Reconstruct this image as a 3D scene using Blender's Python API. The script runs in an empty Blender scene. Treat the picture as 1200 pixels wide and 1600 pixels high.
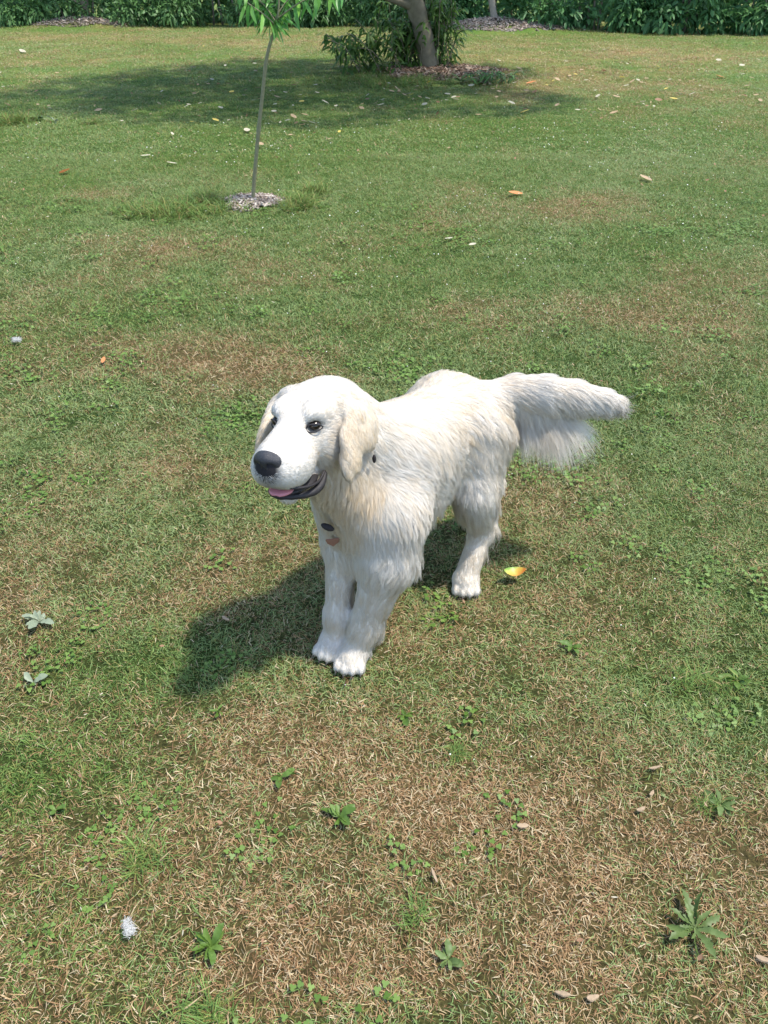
import bpy, math, random
import numpy as np
from mathutils import Vector, Matrix
from mathutils.kdtree import KDTree
random.seed(7); rng = np.random.default_rng(7)
R = math.radians
S = bpy.context.scene
COL = S.collection

# ------------------------------------------------------------------ camera, sky, sun, exposure
CAM_H, TILT = 1.5, 37.0
cd = bpy.data.cameras.new('camera'); cam = bpy.data.objects.new('camera', cd); COL.objects.link(cam)
cam.location = (0, 0, CAM_H); cam.rotation_euler = (R(90 - TILT), 0, 0)
cd.sensor_fit = 'VERTICAL'; cd.sensor_height = 24; cd.sensor_width = 18
cd.lens = 1164 / 1600 * 24
cd.clip_start = 0.05; cd.clip_end = 500
S.camera = cam
SUNV = Vector((.335, -.02, .82)).normalized()
world = bpy.data.worlds.new('World'); S.world = world; world.use_nodes = True
wn = world.node_tree.nodes; wl = world.node_tree.links
sky = wn.new('ShaderNodeTexSky'); sky.sky_type = 'NISHITA'; sky.sun_disc = False
sky.sun_elevation = math.asin(SUNV.z); sky.sun_rotation = math.atan2(SUNV.x, SUNV.y)
sky.air_density = 1.0; sky.dust_density = 1.0
bg = wn['Background']; wl.new(sky.outputs[0], bg.inputs[0]); bg.inputs[1].default_value = 0.15
sd = bpy.data.lights.new('sun', 'SUN'); sun = bpy.data.objects.new('sun', sd); COL.objects.link(sun)
sd.energy = 2.5; sd.angle = R(3.5); sd.color = (1, .945, .85)
sun.rotation_euler = SUNV.to_track_quat('Z', 'Y').to_euler()
S.view_settings.view_transform = 'Standard'; S.view_settings.look = 'None'
S.view_settings.exposure = 1.40; S.view_settings.gamma = 1; S.view_settings.use_curve_mapping = False
S.render.engine = 'CYCLES'
S.cycles.max_bounces = 8; S.cycles.transparent_max_bounces = 8

# ------------------------------------------------------------------ helpers
FPX = 1164.0
def U(px, py, z=0.0):
    """world point at height z that the photograph shows at (px, py) of 1200 x 1600"""
    x = (px - 600) / FPX; y = -(py - 800) / FPX; T = R(TILT)
    d = np.array([x, math.cos(T) + y * math.sin(T), -math.sin(T) + y * math.cos(T)])
    return np.array([0, 0, CAM_H]) + d * ((z - CAM_H) / d[2])
def tag(o, label=None, cat=None, group=None, kind=None):
    if label: o['label'] = label
    if cat: o['category'] = cat
    if group: o['group'] = group
    if kind: o['kind'] = kind
    return o
def link(name, data, parent=None):
    o = bpy.data.objects.new(name, data); COL.objects.link(o)
    if parent is not None: o.parent = parent
    return o
def empty(name, loc=(0, 0, 0), rz=0.0):
    o = bpy.data.objects.new(name, None); COL.objects.link(o); o.location = tuple(loc); o.rotation_euler = (0, 0, rz)
    o.empty_display_size = .1
    return o
def mesh(name, v, f, mat=None, smooth=True):
    me = bpy.data.meshes.new(name)
    me.from_pydata([tuple(map(float, p)) for p in v], [], [tuple(map(int, q)) for q in f])
    if mat: me.materials.append(mat)
    if smooth: me.polygons.foreach_set('use_smooth', [True] * len(me.polygons))
    me.update(); return me
def fmesh(name, V, F, mat=None, smooth=True):
    """fast mesh: V (n,3), F (m,k) numpy"""
    me = bpy.data.meshes.new(name); V = np.asarray(V, np.float32); F = np.asarray(F, np.int32); k = F.shape[1]
    me.vertices.add(len(V)); me.vertices.foreach_set('co', V.ravel())
    me.loops.add(F.size); me.loops.foreach_set('vertex_index', F.ravel())
    me.polygons.add(len(F)); me.polygons.foreach_set('loop_start', np.arange(0, F.size, k, dtype=np.int32))
    if mat: me.materials.append(mat)
    if smooth: me.polygons.foreach_set('use_smooth', np.ones(len(F), bool))
    me.update(calc_edges=True); me.validate(); return me
def vcol(me, name, arr, dom='POINT'):
    a = me.attributes.new(name, 'FLOAT_COLOR', dom); arr = np.asarray(arr, np.float32)
    if arr.shape[1] == 3: arr = np.hstack([arr, np.ones((len(arr), 1), np.float32)])
    a.data.foreach_set('color', arr.ravel())
def vflt(me, name, arr, dom='POINT'):
    a = me.attributes.new(name, 'FLOAT', dom); a.data.foreach_set('value', np.asarray(arr, np.float32).ravel())

class NT:
    def __init__(s, name):
        s.m = bpy.data.materials.new(name); s.m.use_nodes = True; s.t = s.m.node_tree; s.n = s.t.nodes; s.n.clear()
        s.out = s.new('ShaderNodeOutputMaterial')
    def new(s, t, **kw):
        n = s.n.new(t)
        for k, v in kw.items(): setattr(n, k, v)
        return n
    def L(s, a, b): s.t.links.new(a, b)
    def attr(s, name, typ='GEOMETRY'):
        n = s.new('ShaderNodeAttribute'); n.attribute_name = name; n.attribute_type = typ; return n
    def noise(s, scale, detail=3, rough=.55, vec=None):
        n = s.new('ShaderNodeTexNoise'); n.inputs['Scale'].default_value = scale; n.inputs['Detail'].default_value = detail
        n.inputs['Roughness'].default_value = rough
        if vec is not None: s.L(vec, n.inputs['Vector'])
        return n
    def ramp(s, fac, stops):
        n = s.new('ShaderNodeValToRGB'); e = n.color_ramp.elements
        while len(e) < len(stops): e.new(.5)
        for i, (p, c) in enumerate(stops): e[i].position = p; e[i].color = (*c, 1) if len(c) == 3 else c
        s.L(fac, n.inputs[0]); return n
    def mix(s, fac, a, b, blend='MIX'):
        n = s.new('ShaderNodeMix', data_type='RGBA', blend_type=blend)
        for inp, v in ((n.inputs['Factor'], fac), (n.inputs['A'], a), (n.inputs['B'], b)):
            if hasattr(v, 'links'): s.L(v, inp)
            else: inp.default_value = v if inp.name == 'Factor' else (*v, 1)
        return n.outputs['Result']
    def math(s, op, a, b=None, c=None):
        n = s.new('ShaderNodeMath', operation=op)
        for i, v in enumerate((a, b, c)):
            if v is None: continue
            if hasattr(v, 'links'): s.L(v, n.inputs[i])
            else: n.inputs[i].default_value = v
        return n.outputs[0]
    def bsdf(s, col, rough=.7, spec=.3, transl=0.0, bump=None, tcol=None):
        p = s.new('ShaderNodeBsdfPrincipled')
        if hasattr(col, 'links'): s.L(col, p.inputs['Base Color'])
        else: p.inputs['Base Color'].default_value = (*col, 1)
        p.inputs['Roughness'].default_value = rough; p.inputs['Specular IOR Level'].default_value = spec
        if bump is not None:
            b = s.new('ShaderNodeBump'); b.inputs['Strength'].default_value = bump[1]; b.inputs['Distance'].default_value = bump[2]
            s.L(bump[0], b.inputs['Height']); s.L(b.outputs[0], p.inputs['Normal'])
        sh = p.outputs[0]
        if transl:
            t = s.new('ShaderNodeBsdfTranslucent')
            c = tcol if tcol is not None else col
            if hasattr(c, 'links'): s.L(c, t.inputs[0])
            else: t.inputs[0].default_value = (*c, 1)
            mx = s.new('ShaderNodeMixShader'); mx.inputs[0].default_value = transl
            s.L(sh, mx.inputs[1]); s.L(t.outputs[0], mx.inputs[2]); sh = mx.outputs[0]
        s.L(sh, s.out.inputs[0]); return s.m

def simple(name, col, rough=.7, spec=.3, var=.25, scale=30, transl=0, bump=.3):
    t = NT(name); tc = t.new('ShaderNodeTexCoord').outputs['Object']
    n = t.noise(scale, 4, .6, tc)
    c = t.mix(n.outputs[0], tuple(x * (1 - var) for x in col), tuple(min(1, x * (1 + var)) for x in col))
    return t.bsdf(c, rough, spec, transl, (n.outputs[0], bump, .003) if bump else None)

# value noise on the plane, for the lawn's patches
def vnoise(x, y, cell, seed):
    x = np.asarray(x) / cell; y = np.asarray(y) / cell
    xi = np.floor(x).astype(np.int64); yi = np.floor(y).astype(np.int64); fx = x - xi; fy = y - yi
    fx = fx * fx * (3 - 2 * fx); fy = fy * fy * (3 - 2 * fy)
    def h(a, b):
        n = (a * 374761393 + b * 668265263 + seed * 982451653) & 0xffffffff
        n = ((n ^ (n >> 13)) * 1274126177) & 0xffffffff
        return ((n ^ (n >> 16)) & 0xffff) / 65535.0
    return (h(xi, yi) * (1 - fx) + h(xi + 1, yi) * fx) * (1 - fy) + (h(xi, yi + 1) * (1 - fx) + h(xi + 1, yi + 1) * fx) * fy
def fbm(x, y, cell, seed, octv=4):
    s = 0; a = 1; t = 0
    for i in range(octv):
        s = s + a * vnoise(x + 17.3 * i, y - 9.1 * i, cell / 2 ** i, seed + i); t += a; a *= .55
    return s / t

# ------------------------------------------------------------------ lawn maps
# dry (brown) and lush (green) patches: photograph pixel, radius x / y in pixels, strength
DRY = [(420,880,110,60,.45),(330,890,60,35,.3),(300,950,130,40,.2),(600,1230,300,110,.35),(850,1290,260,80,.4),(150,1130,200,60,.12),(500,1180,200,60,.28),
       (1130,1330,130,120,.4),(500,1540,180,60,.35),(40,1560,80,50,.3),(700,1010,150,60,.22),(330,560,160,40,.4),(450,590,160,30,.3),(250,385,110,20,.35),
       (680,345,60,18,.35),(900,315,130,14,.35),(1090,510,160,60,.28),(1060,425,120,20,.25),(330,725,90,30,.35),(120,540,60,20,.15),(560,1000,120,40,.25),
       (450,66,200,9,.3),(750,75,200,14,.2),(1050,85,220,10,.35),(150,62,160,9,.2),(700,110,110,12,.4),(860,120,160,22,.25),(100,100,160,20,.15),
       (450,1120,120,40,.3),(240,1330,220,60,.3),(900,1480,300,100,.3),(400,1430,200,50,.25),(700,480,120,20,.2),(850,500,140,20,.2),(260,640,80,25,.2),(150,300,120,10,.2)]
LUSH = [(50,1230,110,80,.35),(330,1480,110,30,.2),(1120,1080,120,50,.35),(90,640,150,90,.25),(370,690,60,60,.3),(860,620,250,80,.25),(640,560,180,30,.2),
        (330,240,420,55,.35),(900,230,400,60,.25),(420,340,130,35,.3),(300,320,80,25,.3),(280,500,200,35,.15),(1150,900,100,100,.15),(900,420,200,30,.2),
        (330,130,280,30,.3),(900,370,200,25,.2),(540,1590,260,40,.25),(760,1590,60,60,.15),(170,820,150,60,.1),(560,1300,60,30,.2),(200,170,400,40,.4),(300,1040,130,60,.3),(980,730,120,80,.15)]
def blobs(lst, x, y):
    s = np.zeros_like(x)
    for px, py, rx, ry, a in lst:
        c = U(px, py); ex = abs(U(px + rx, py)[0] - c[0]); ey = abs(U(px, py - ry)[1] - U(px, py + ry)[1]) / 2
        s += a * np.exp(-(((x - c[0]) / ex) ** 2 + ((y - c[1]) / ey) ** 2) * .9)
    return s
def dryness(x, y):
    d = .40 + .95 * (fbm(x, y, .55, 3) - .5) + .5 * (fbm(x, y, .12, 9, 3) - .5)
    d = d + .08 * np.clip((2.0 - y) / 1.4, -1, 1) + blobs(DRY, x, y) - blobs(LUSH, x, y) - .11
    return np.clip(d, .02, .95)
GREEN_A = np.array((.055, .120, .020)); GREEN_B = np.array((.190, .300, .065)); STRAW = np.array((.38, .29, .13)); BROWN = np.array((.21, .135, .055))

# ------------------------------------------------------------------ ground sheet
def grid_axis(near, far, step, grow):
    a = [0.0]; s = step
    while a[-1] < far:
        a.append(a[-1] + s)
        if a[-1] > near: s *= grow
    return np.array(a)
ax = grid_axis(2.0, 120, .05, 1.06); xs = np.concatenate([-ax[:0:-1], ax])
ay = grid_axis(5.5, 160, .05, 1.035); ys = np.concatenate([-np.array([60, 20, 8, 4, 2, 1, .5, .25])[:], ay]); ys.sort()
def ground_z(x, y):
    near = .010 * (fbm(x, y, .35, 21, 2) - .5)
    far = .10 * (fbm(x, y, 6, 22, 2) - .5) * np.clip((y - 5) / 8, 0, 1)
    return near + far - .006
GX, GY = np.meshgrid(xs, ys); GZ = ground_z(GX, GY)
def mound(cx, cy, r, h):
    global GZ
    GZ = GZ + h * np.exp(-((GX - cx) ** 2 + (GY - cy) ** 2) / r ** 2)
nx, ny = len(xs), len(ys)
gi = np.arange(nx * ny).reshape(ny, nx)
gF = np.stack([gi[:-1, :-1], gi[:-1, 1:], gi[1:, 1:], gi[1:, :-1]], -1).reshape(-1, 4)
t = NT('lawn_soil'); at_ = t.attr('col'); pos = t.new('ShaderNodeNewGeometry').outputs['Position']
n1 = t.noise(140, 4, .65, pos); n2 = t.noise(28, 4, .6, pos); n3 = t.noise(9, 3, .6, pos)
rc = t.ramp(n1.outputs[0], [(.30, (.32, .32, .32)), (.5, (.85, .85, .85)), (.72, (1.5, 1.5, 1.4))])
rd = t.ramp(n2.outputs[0], [(.3, (.62, .66, .6)), (.7, (1.25, 1.22, 1.2))])
c = t.mix(1.0, at_.outputs['Color'], rc.outputs[0], 'MULTIPLY'); c = t.mix(1.0, c, rd.outputs[0], 'MULTIPLY')
soil = t.bsdf(c, .95, .1, 0, (n1.outputs[0], .6, .02))
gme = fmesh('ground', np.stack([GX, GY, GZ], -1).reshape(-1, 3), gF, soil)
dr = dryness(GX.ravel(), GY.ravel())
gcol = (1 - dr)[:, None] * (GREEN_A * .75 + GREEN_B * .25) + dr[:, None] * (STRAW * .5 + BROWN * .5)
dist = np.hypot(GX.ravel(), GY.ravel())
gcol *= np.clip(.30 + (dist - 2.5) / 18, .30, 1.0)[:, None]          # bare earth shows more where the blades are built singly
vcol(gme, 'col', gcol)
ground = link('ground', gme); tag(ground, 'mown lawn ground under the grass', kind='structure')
del ground['label']

# ------------------------------------------------------------------ grass
def blade_mesh(name, nb, rad, lmin, lmax, wid, mat, lie=.6, seed=0, curl=1.0):
    r = np.random.default_rng(seed); V = []; F = []; rn = []; hh = []
    for i in range(nb):
        a = r.uniform(0, 2 * math.pi); q = rad * math.sqrt(r.uniform()); b = np.array([q * math.cos(a), q * math.sin(a), -.004])
        az = r.uniform(0, 2 * math.pi); L = r.uniform(lmin, lmax) * r.uniform(.6, 1); tilt = abs(r.normal(0, lie)) + .15
        w = wid * r.uniform(.6, 1.2); wa = az + math.pi / 2 + r.normal(0, .7)
        side = np.array([math.cos(wa), math.sin(wa), r.normal(0, .25)]); side /= np.linalg.norm(side)
        p = b; ang = min(tilt, 1.45); st = []
        for k, (ws, ls) in enumerate(((.85, 0), (1., .36), (.75, .34), (0., .3))):
            ang = min(ang + ls * curl * r.uniform(.3, 1.8), 1.75)
            p = p + np.array([math.sin(ang) * math.cos(az), math.sin(ang) * math.sin(az), math.cos(ang)]) * L * ls
            az += r.normal(0, .18); st.append((p, ws))
        n0 = len(V)
        for p, ws in st[:3]: V += [p - side * w * ws / 2, p + side * w * ws / 2]
        V.append(st[3][0]); F += [(n0, n0 + 1, n0 + 3, n0 + 2), (n0 + 2, n0 + 3, n0 + 5, n0 + 4), (n0 + 4, n0 + 5, n0 + 6)]
        x = r.uniform(); rn += [x] * 7; y = r.uniform(); hh += [y] * 7
    me = mesh(name, V, F, mat); vflt(me, 'rnd', rn); vflt(me, 'hue', hh); return me
t = NT('grass_blades')
rn = t.attr('rnd').outputs['Fac']; hu = t.attr('hue').outputs['Fac']; dy = t.attr('dry', 'INSTANCER').outputs['Fac']; lu = t.attr('tone', 'INSTANCER').outputs['Fac']
green = t.mix(hu, tuple(GREEN_A), tuple(GREEN_B)); green = t.mix(t.math('MULTIPLY', lu, .5), green, (.37, .42, .21))
straw = t.ramp(hu, [(0, (.14, .07, .028)), (.35, (.31, .18, .085)), (.7, (.43, .29, .145)), (1, (.58, .49, .31))]).outputs[0]
olive = t.mix(hu, (.13, .135, .030), (.30, .29, .085))
isdry = t.math('LESS_THAN', rn, dy); half = t.math('LESS_THAN', rn, t.math('MULTIPLY_ADD', dy, .8, .22))
c = t.mix(half, green, olive); c = t.mix(isdry, c, straw)
GRASS = t.bsdf(c, .5, .22, .27)
def leaf_round(name, nb, rad, mat, seed, size=.0034):
    """clover: three round leaflets on a low stalk"""
    r = np.random.default_rng(seed); V = []; F = []; rn = []; hh = []
    for i in range(nb):
        a = r.uniform(0, 6.28); q = rad * math.sqrt(r.uniform()); z = r.uniform(.008, .024); c0 = np.array([q * math.cos(a), q * math.sin(a), z])
        a0 = r.uniform(0, 6.28); y = r.uniform(); tl = r.normal(0, .25, 2)
        for k in range(3):
            an = a0 + k * 2.094; cc = c0 + np.array([math.cos(an), math.sin(an), 0]) * size * .95; n0 = len(V)
            for j in range(6):
                bt = j / 6 * 6.283; d = np.array([math.cos(bt), math.sin(bt), 0]) * size * r.uniform(.85, 1.1); p = cc + d
                p[2] += (p[0] - c0[0]) * tl[0] + (p[1] - c0[1]) * tl[1] + .15 * abs(math.sin(bt - an)) * size
                V.append(p)
            F.append(tuple(range(n0, n0 + 6))); rn += [.99] * 6; hh += [y] * 6
    me = mesh(name, V, F, mat); vflt(me, 'rnd', rn); vflt(me, 'hue', hh); return me
t = NT('clover_leaf'); hu = t.attr('hue').outputs['Fac']
CLOVER = t.bsdf(t.mix(hu, (.07, .145, .016), (.17, .26, .055)), .5, .35, .3)

def scatter(name, pts, attrs, meshes, label, cat):
    """one object: points that carry tufts as instances (rotation, size and colour vary with the point)"""
    col = bpy.data.collections.new(name + '_source')
    for i, me in enumerate(meshes): col.objects.link(bpy.data.objects.new('%s_%03d' % (name, i), me))
    me = bpy.data.meshes.new(name); me.vertices.add(len(pts)); me.vertices.foreach_set('co', np.asarray(pts, np.float32).ravel())
    for k, v in attrs.items(): vflt(me, k, v)
    o = link(name, me); tag(o, label, cat, kind='stuff')
    g = bpy.data.node_groups.new(name, 'GeometryNodeTree')
    g.interface.new_socket('Geometry', in_out='INPUT', socket_type='NodeSocketGeometry')
    g.interface.new_socket('Geometry', in_out='OUTPUT', socket_type='NodeSocketGeometry')
    N = g.nodes; LK = g.links.new
    gi_ = N.new('NodeGroupInput'); go = N.new('NodeGroupOutput'); ip = N.new('GeometryNodeInstanceOnPoints')
    ci = N.new('GeometryNodeCollectionInfo'); ci.inputs[0].default_value = col; ci.inputs['Separate Children'].default_value = True
    def na(nm, dt='FLOAT'):
        a = N.new('GeometryNodeInputNamedAttribute'); a.data_type = dt; a.inputs[0].default_value = nm; return a.outputs[0]
    cx = N.new('ShaderNodeCombineXYZ'); LK(na('tx'), cx.inputs[0]); LK(na('ty'), cx.inputs[1]); LK(na('rot'), cx.inputs[2])
    er = N.new('FunctionNodeEulerToRotation'); LK(cx.outputs[0], er.inputs[0])
    cs = N.new('ShaderNodeCombineXYZ'); LK(na('scl'), cs.inputs[0]); LK(na('scl'), cs.inputs[1]); LK(na('sclz'), cs.inputs[2])
    fi = N.new('FunctionNodeFloatToInt'); LK(na('pick'), fi.inputs[0])
    LK(gi_.outputs[0], ip.inputs['Points']); LK(ci.outputs[0], ip.inputs['Instance']); ip.inputs['Pick Instance'].default_value = True
    LK(fi.outputs[0], ip.inputs['Instance Index']); LK(er.outputs[0], ip.inputs['Rotation']); LK(cs.outputs[0], ip.inputs['Scale'])
    LK(ip.outputs[0], go.inputs[0])
    md = o.modifiers.new('tufts', 'NODES'); md.node_group = g
    return o
BARE = []      # (x, y, radius) where mulch keeps the lawn away
def in_view(n, y0, y1, margin=.25):
    """random lawn points between two distances, wider than the view"""
    y = rng.uniform(y0, y1, n * 3); half = (y * .62 + .55) * (1 + margin)
    keep = rng.uniform(0, 1, n * 3) < half / half.max(); y = y[keep]; half = half[keep]
    return rng.uniform(-1, 1, len(y)) * half, y
def lawn(name, bands, meshes, label, cat, dens_fn=None):
    P = []; A = {k: [] for k in ('dry', 'tone', 'rot', 'scl', 'sclz', 'pick', 'tx', 'ty')}
    for y0, y1, per_m2, sc, scz in bands:
        area = ((y0 + y1) / 2 * .62 + .55) * 2.5 * (y1 - y0); x, y = in_view(int(area * per_m2), y0, y1)
        k = min(len(x), int(area * per_m2)); x = x[:k]; y = y[:k]
        m = np.ones(k, bool)
        for bx, by, br in BARE: m &= np.hypot(x - bx, y - by) > br * (.8 + .4 * vnoise(x, y, .08, 5))
        if dens_fn is not None: m &= rng.uniform(0, 1, k) < dens_fn(x, y)
        x = x[m]; y = y[m]; k = len(x)
        P.append(np.stack([x, y, ground_z(x, y) + GEXTRA(x, y)], -1))
        d = dryness(x, y)
        A['dry'].append(np.clip(d + rng.normal(0, .10, k), 0, 1)); A['tone'].append(np.clip(fbm(x, y, .9, 41) * 1.6 - .35 + rng.normal(0, .15, k), 0, 1))
        s = sc * rng.uniform(.8, 1.2, k); hgt = (.85 + .6 * (fbm(x, y, .25, 77, 3) - .4) - .3 * d)
        A['rot'].append(rng.uniform(0, 6.28, k)); A['scl'].append(s); A['sclz'].append(s * scz * hgt); A['pick'].append(rng.integers(0, len(meshes), k) + .01)
        A['tx'].append(rng.normal(0, .1, k)); A['ty'].append(rng.normal(0, .1, k))
    return scatter(name, np.concatenate(P), {k: np.concatenate(v) for k, v in A.items()}, meshes, label, cat)
SAP = U(397, 315); TREE = U(668, 106); BTREE = U(771, 47); MOUND2 = U(125, 42)
BARE += [(SAP[0], SAP[1], .19), (TREE[0] + .15, TREE[1] - .5, .8), (BTREE[0], BTREE[1] - .3, 1.2)]
def GEXTRA(x, y):
    return .22 * np.exp(-((x - BTREE[0] - .1) ** 2 / 2.0 + (y - BTREE[1]) ** 2 / .8)) + .18 * np.exp(-((x - MOUND2[0]) ** 2 / 1.6 + (y - MOUND2[1]) ** 2 / .6))
gv = np.stack([GX, GY, GZ + GEXTRA(GX, GY)], -1).reshape(-1, 3).astype(np.float32); gme.vertices.foreach_set('co', gv.ravel()); gme.update()

tufts = [blade_mesh('tuft', 58, .045, 0.011, .029, .0016, GRASS, lie=.55, seed=s) for s in range(14)]
tufts += [blade_mesh('tuft', 26, .04, .02, .05, .0019, GRASS, lie=1.0, seed=s + 50) for s in range(5)]
far_tufts = [blade_mesh('far_tuft', 40, .14, .03, .075, .007, GRASS, lie=.8, seed=s + 90) for s in range(8)]
lawn('grass', [(.35, 1.3, 2300, 1, 1.1), (1.3, 2.6, 2100, 1, 1.1), (2.6, 4.5, 1100, 1.3, 1.2), (4.5, 7.5, 750, 1.5, 1.1)], tufts,
     'short mown lawn grass, green mixed with dry brown blades', 'grass')
lawn('far_grass', [(7.3, 12, 300, .62, 1.2), (12, 23, 110, .9, 1.0)], far_tufts, 'distant mown grass reaching the shrubs at the top of the picture', 'grass')
clv = [leaf_round('clover', 16, .05, CLOVER, s) for s in range(6)]
lawn('clover', [(.35, 2.6, 140, 1, .8), (2.6, 6, 150, 1.2, 1)], clv, 'low clover leaves growing through the lawn', 'clover',
     lambda x, y: np.clip((fbm(x, y, .22, 61, 3) - .57) * 5 + blobs([(50,1230,110,80,1),(370,690,60,60,.8),(330,1480,60,30,1),(1120,1080,80,30,1),(100,640,150,90,.5),(560,1200,40,20,1),(640,1290,60,60,.6)], x, y), 0.02, 1) * (1 - .8 * dryness(x, y)))
# ------------------------------------------------------------------ the dog
F3 = np.array((-.63, -.777, 0.)); L3 = np.array((.777, -.63, 0.)); W0 = np.array((-.005, 1.505, 0.))
def P(f, l, z): return W0 + F3 * f + L3 * l + np.array((0, 0, z))
def rotm(yaw, pitch, roll):
    cy, sy = math.cos(yaw), math.sin(yaw); cp, sp = math.cos(pitch), math.sin(pitch); cr, sr = math.cos(roll), math.sin(roll)
    return np.array([[cy, -sy, 0], [sy, cy, 0], [0, 0, 1]]) @ np.array([[cp, 0, sp], [0, 1, 0], [-sp, 0, cp]]) @ np.array([[1, 0, 0], [0, cr, -sr], [0, sr, cr]])
HE = np.array((-.183, 1.335, .722)); HS = 1.2; HM = rotm(R(247), R(-7), R(6))
def H(x, y, z): return HE + HM @ (np.array((x, y, z)) * HS)
HX, HY, HZ = HM[:, 0], HM[:, 1], HM[:, 2]
DN = np.array((0, 0, -1.))
CREAM = np.array((.64, .505, .335)); WHITE = np.array((.70, .660, .590))
prims = []
def cone(a, b, ra, rb, k=.03, flow=None, hl=.03, lift=.25, cr=0.0, sub=False, fw=1.0):
    a = np.array(a); b = np.array(b); fl = (b - a) if flow is None else np.array(flow, float)
    prims.append(dict(t='c', a=a, b=b, ra=ra, rb=rb, k=k, fl=fl / np.linalg.norm(fl), hl=hl, lift=lift, cr=cr, sub=sub, fw=fw))
def ell(c, r, M=None, k=.03, flow=(0, 0, -1), hl=.03, lift=.25, cr=0.0, sub=False, fw=1.0):
    fl = np.array(flow, float); M = np.eye(3) if M is None else M
    prims.append(dict(t='e', c=np.array(c), r=np.array(r, float), M=M, k=k, fl=fl / np.linalg.norm(fl), hl=hl, lift=lift, cr=cr, sub=sub, fw=fw))
BM = np.stack([F3, L3, np.array((0, 0, 1.))], 1)
BK = -F3
# trunk
ell(P(-.10, -.010, .440), (.20, .120, .150), BM, .05, .7 * BK + 1.3 * DN, .036, .15, .15)
ell(P(-.04, -.025, .498), (.13, .105, .115), BM, .05, .7 * BK + 1.2 * DN, .034, .14, .05)
cone(P(-.08, -.035, .494), P(-.33, -.032, .474), .112, .108, .05, .7 * BK + 1.2 * DN, .038, .16, .40)
ell(P(-.35, -.035, .468), (.112, .122, .118), BM, .05, .6 * BK + 1.2 * DN, .040, .18, .45)
ell(P(.055, -.005, .425), (.078, .085, .100), BM, .08, DN + .1 * F3, .042, .18, .1)
ell(P(.070, -.010, .310), (.050, .056, .105), BM, .06, DN + .05 * F3, .030, .15, .1)
cone(P(-.05, 0, .355), P(-.27, 0, .41), .090, .066, .04, BK + 1.0 * DN, .04, .2, .25)
# neck and throat
cone(P(-.03, 0, .50), H(-.13, 0, -.035), .098, .072 * HS, .05, P(-.03, 0, .48) - H(-.1, 0, -.03), .04, .2, .1)
cone(P(.075, 0, .435), H(-.06, 0, -.075), .080, .050 * HS, .05, DN * 1. + .1 * F3, .048, .2, .65)
# fore legs
FLP = np.array((-.085, 1.335, .0)); FRP = np.array((-.135, 1.378, .0))
def foreleg(s, paw, elbow, wrist, hl=.022):
    sh = P(.050, .078 * s, .42)
    cone(sh, elbow, .076 if s > 0 else .07, .066 if s > 0 else .052, .07, DN * 1. + .15 * BK, .040, .16, .05, fw=2)
    cone(elbow, wrist, (.064 if s > 0 else .047), (.033 if s > 0 else .029), .03, None, .030, .16, .2, fw=2)
    if s > 0: ell(wrist, (.031, .030, .05), None, .03, DN, .018, .2, .3)
    pf = (paw + np.array((0, 0, .03)) - wrist); pf[2] = 0; pf /= np.linalg.norm(pf)
    pasd = paw + np.array((0, 0, .034)) - pf * .015
    cone(wrist, pasd, .0325, .033, .025, None, .016, .3, .2)
    toes(paw, TOE, 1.0)
def toes(paw, d, s, n=4):
    d = np.array(d) / np.linalg.norm(d); sd_ = np.cross(d, (0, 0, 1.)); M = np.stack([d, sd_, np.array((0, 0, 1.))], 1)
    ell(paw + d * .004 * s + np.array((0, 0, .027 * s)), (.040 * s, .036 * s, .027 * s), M, .02, d, .011, .3, .15)
    for i in range(n):
        q = (i - 1.5); c = paw + d * (.037 - .005 * abs(q) ** 1.5) * s + sd_ * q * .0185 * s + np.array((0, 0, .017 * s))
        an = -q * .12; d2 = d * math.cos(an) - sd_ * math.sin(an); M2 = np.stack([d2, np.cross(d2, (0, 0, 1.)), np.array((0, 0, 1.))], 1)
        ell(c, (.024 * s, .0125 * s, .018 * s), M2, .007, d2 + .3 * DN, .008, .25, .1)
        CLAWS.append((c + d2 * .024 * s + np.array((0, 0, -.004)), d2))
CLAWS = []
TOE = np.array((-.15, -1., 0))
foreleg(1, FLP, P(.082, .086, .312), np.array((-.048, 1.365, .108)))
TOE = np.array((-.45, -1., 0))
foreleg(-1, FRP, P(.080, -.060, .300), np.array((-.122, 1.406, .105)))
# hind legs
HLP = np.array((.240, 1.625, .0)); HRP = np.array((.325, 1.88, .0))
def hindleg(s, paw, stifle, hock, toe):
    hip = P(-.35, .062 * s - .022, .45)
    cone(hip, stifle, .098, .046, .05, DN + .35 * BK, .036, .25, .2)
    cone(P(-.40, .06 * s - .02, .40), (stifle + hock) / 2 + np.array((0, 0, .04)), .068, .036, .045, DN + .3 * BK, .055, .25, .15)
    cone(stifle, hock, .044, .030, .05, DN + .2 * BK, .03, .22, .15)
    cone(hock, paw + np.array((0, 0, .035)), .031, .032, .03, None, .014, .22, .35)
    toes(paw, toe, .98)
hindleg(1, HLP, P(-.285, .092, .310), np.array((.285, 1.705, .150)), (-.05, -1, 0))
hindleg(-1, HRP, P(-.27, -.095, .275), np.array((.345, 1.94, .150)), (-.5, -1, 0))
# tail
TAILP = [np.array(p) for p in ((.285, 1.800, .520), (.345, 1.815, .535), (.42, 1.80, .548), (.50, 1.795, .545), (.575, 1.79, .535), (.615, 1.785, .532))]
TR = [.048, .044, .039, .032, .023, .013]
for i in range(5): cone(TAILP[i], TAILP[i + 1], TR[i], TR[i + 1], (.03 if i == 0 else .006), (TAILP[i + 1] - TAILP[i]) / .08 + .35 * DN, .05, .3, .15)
NB = len(prims)
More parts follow.
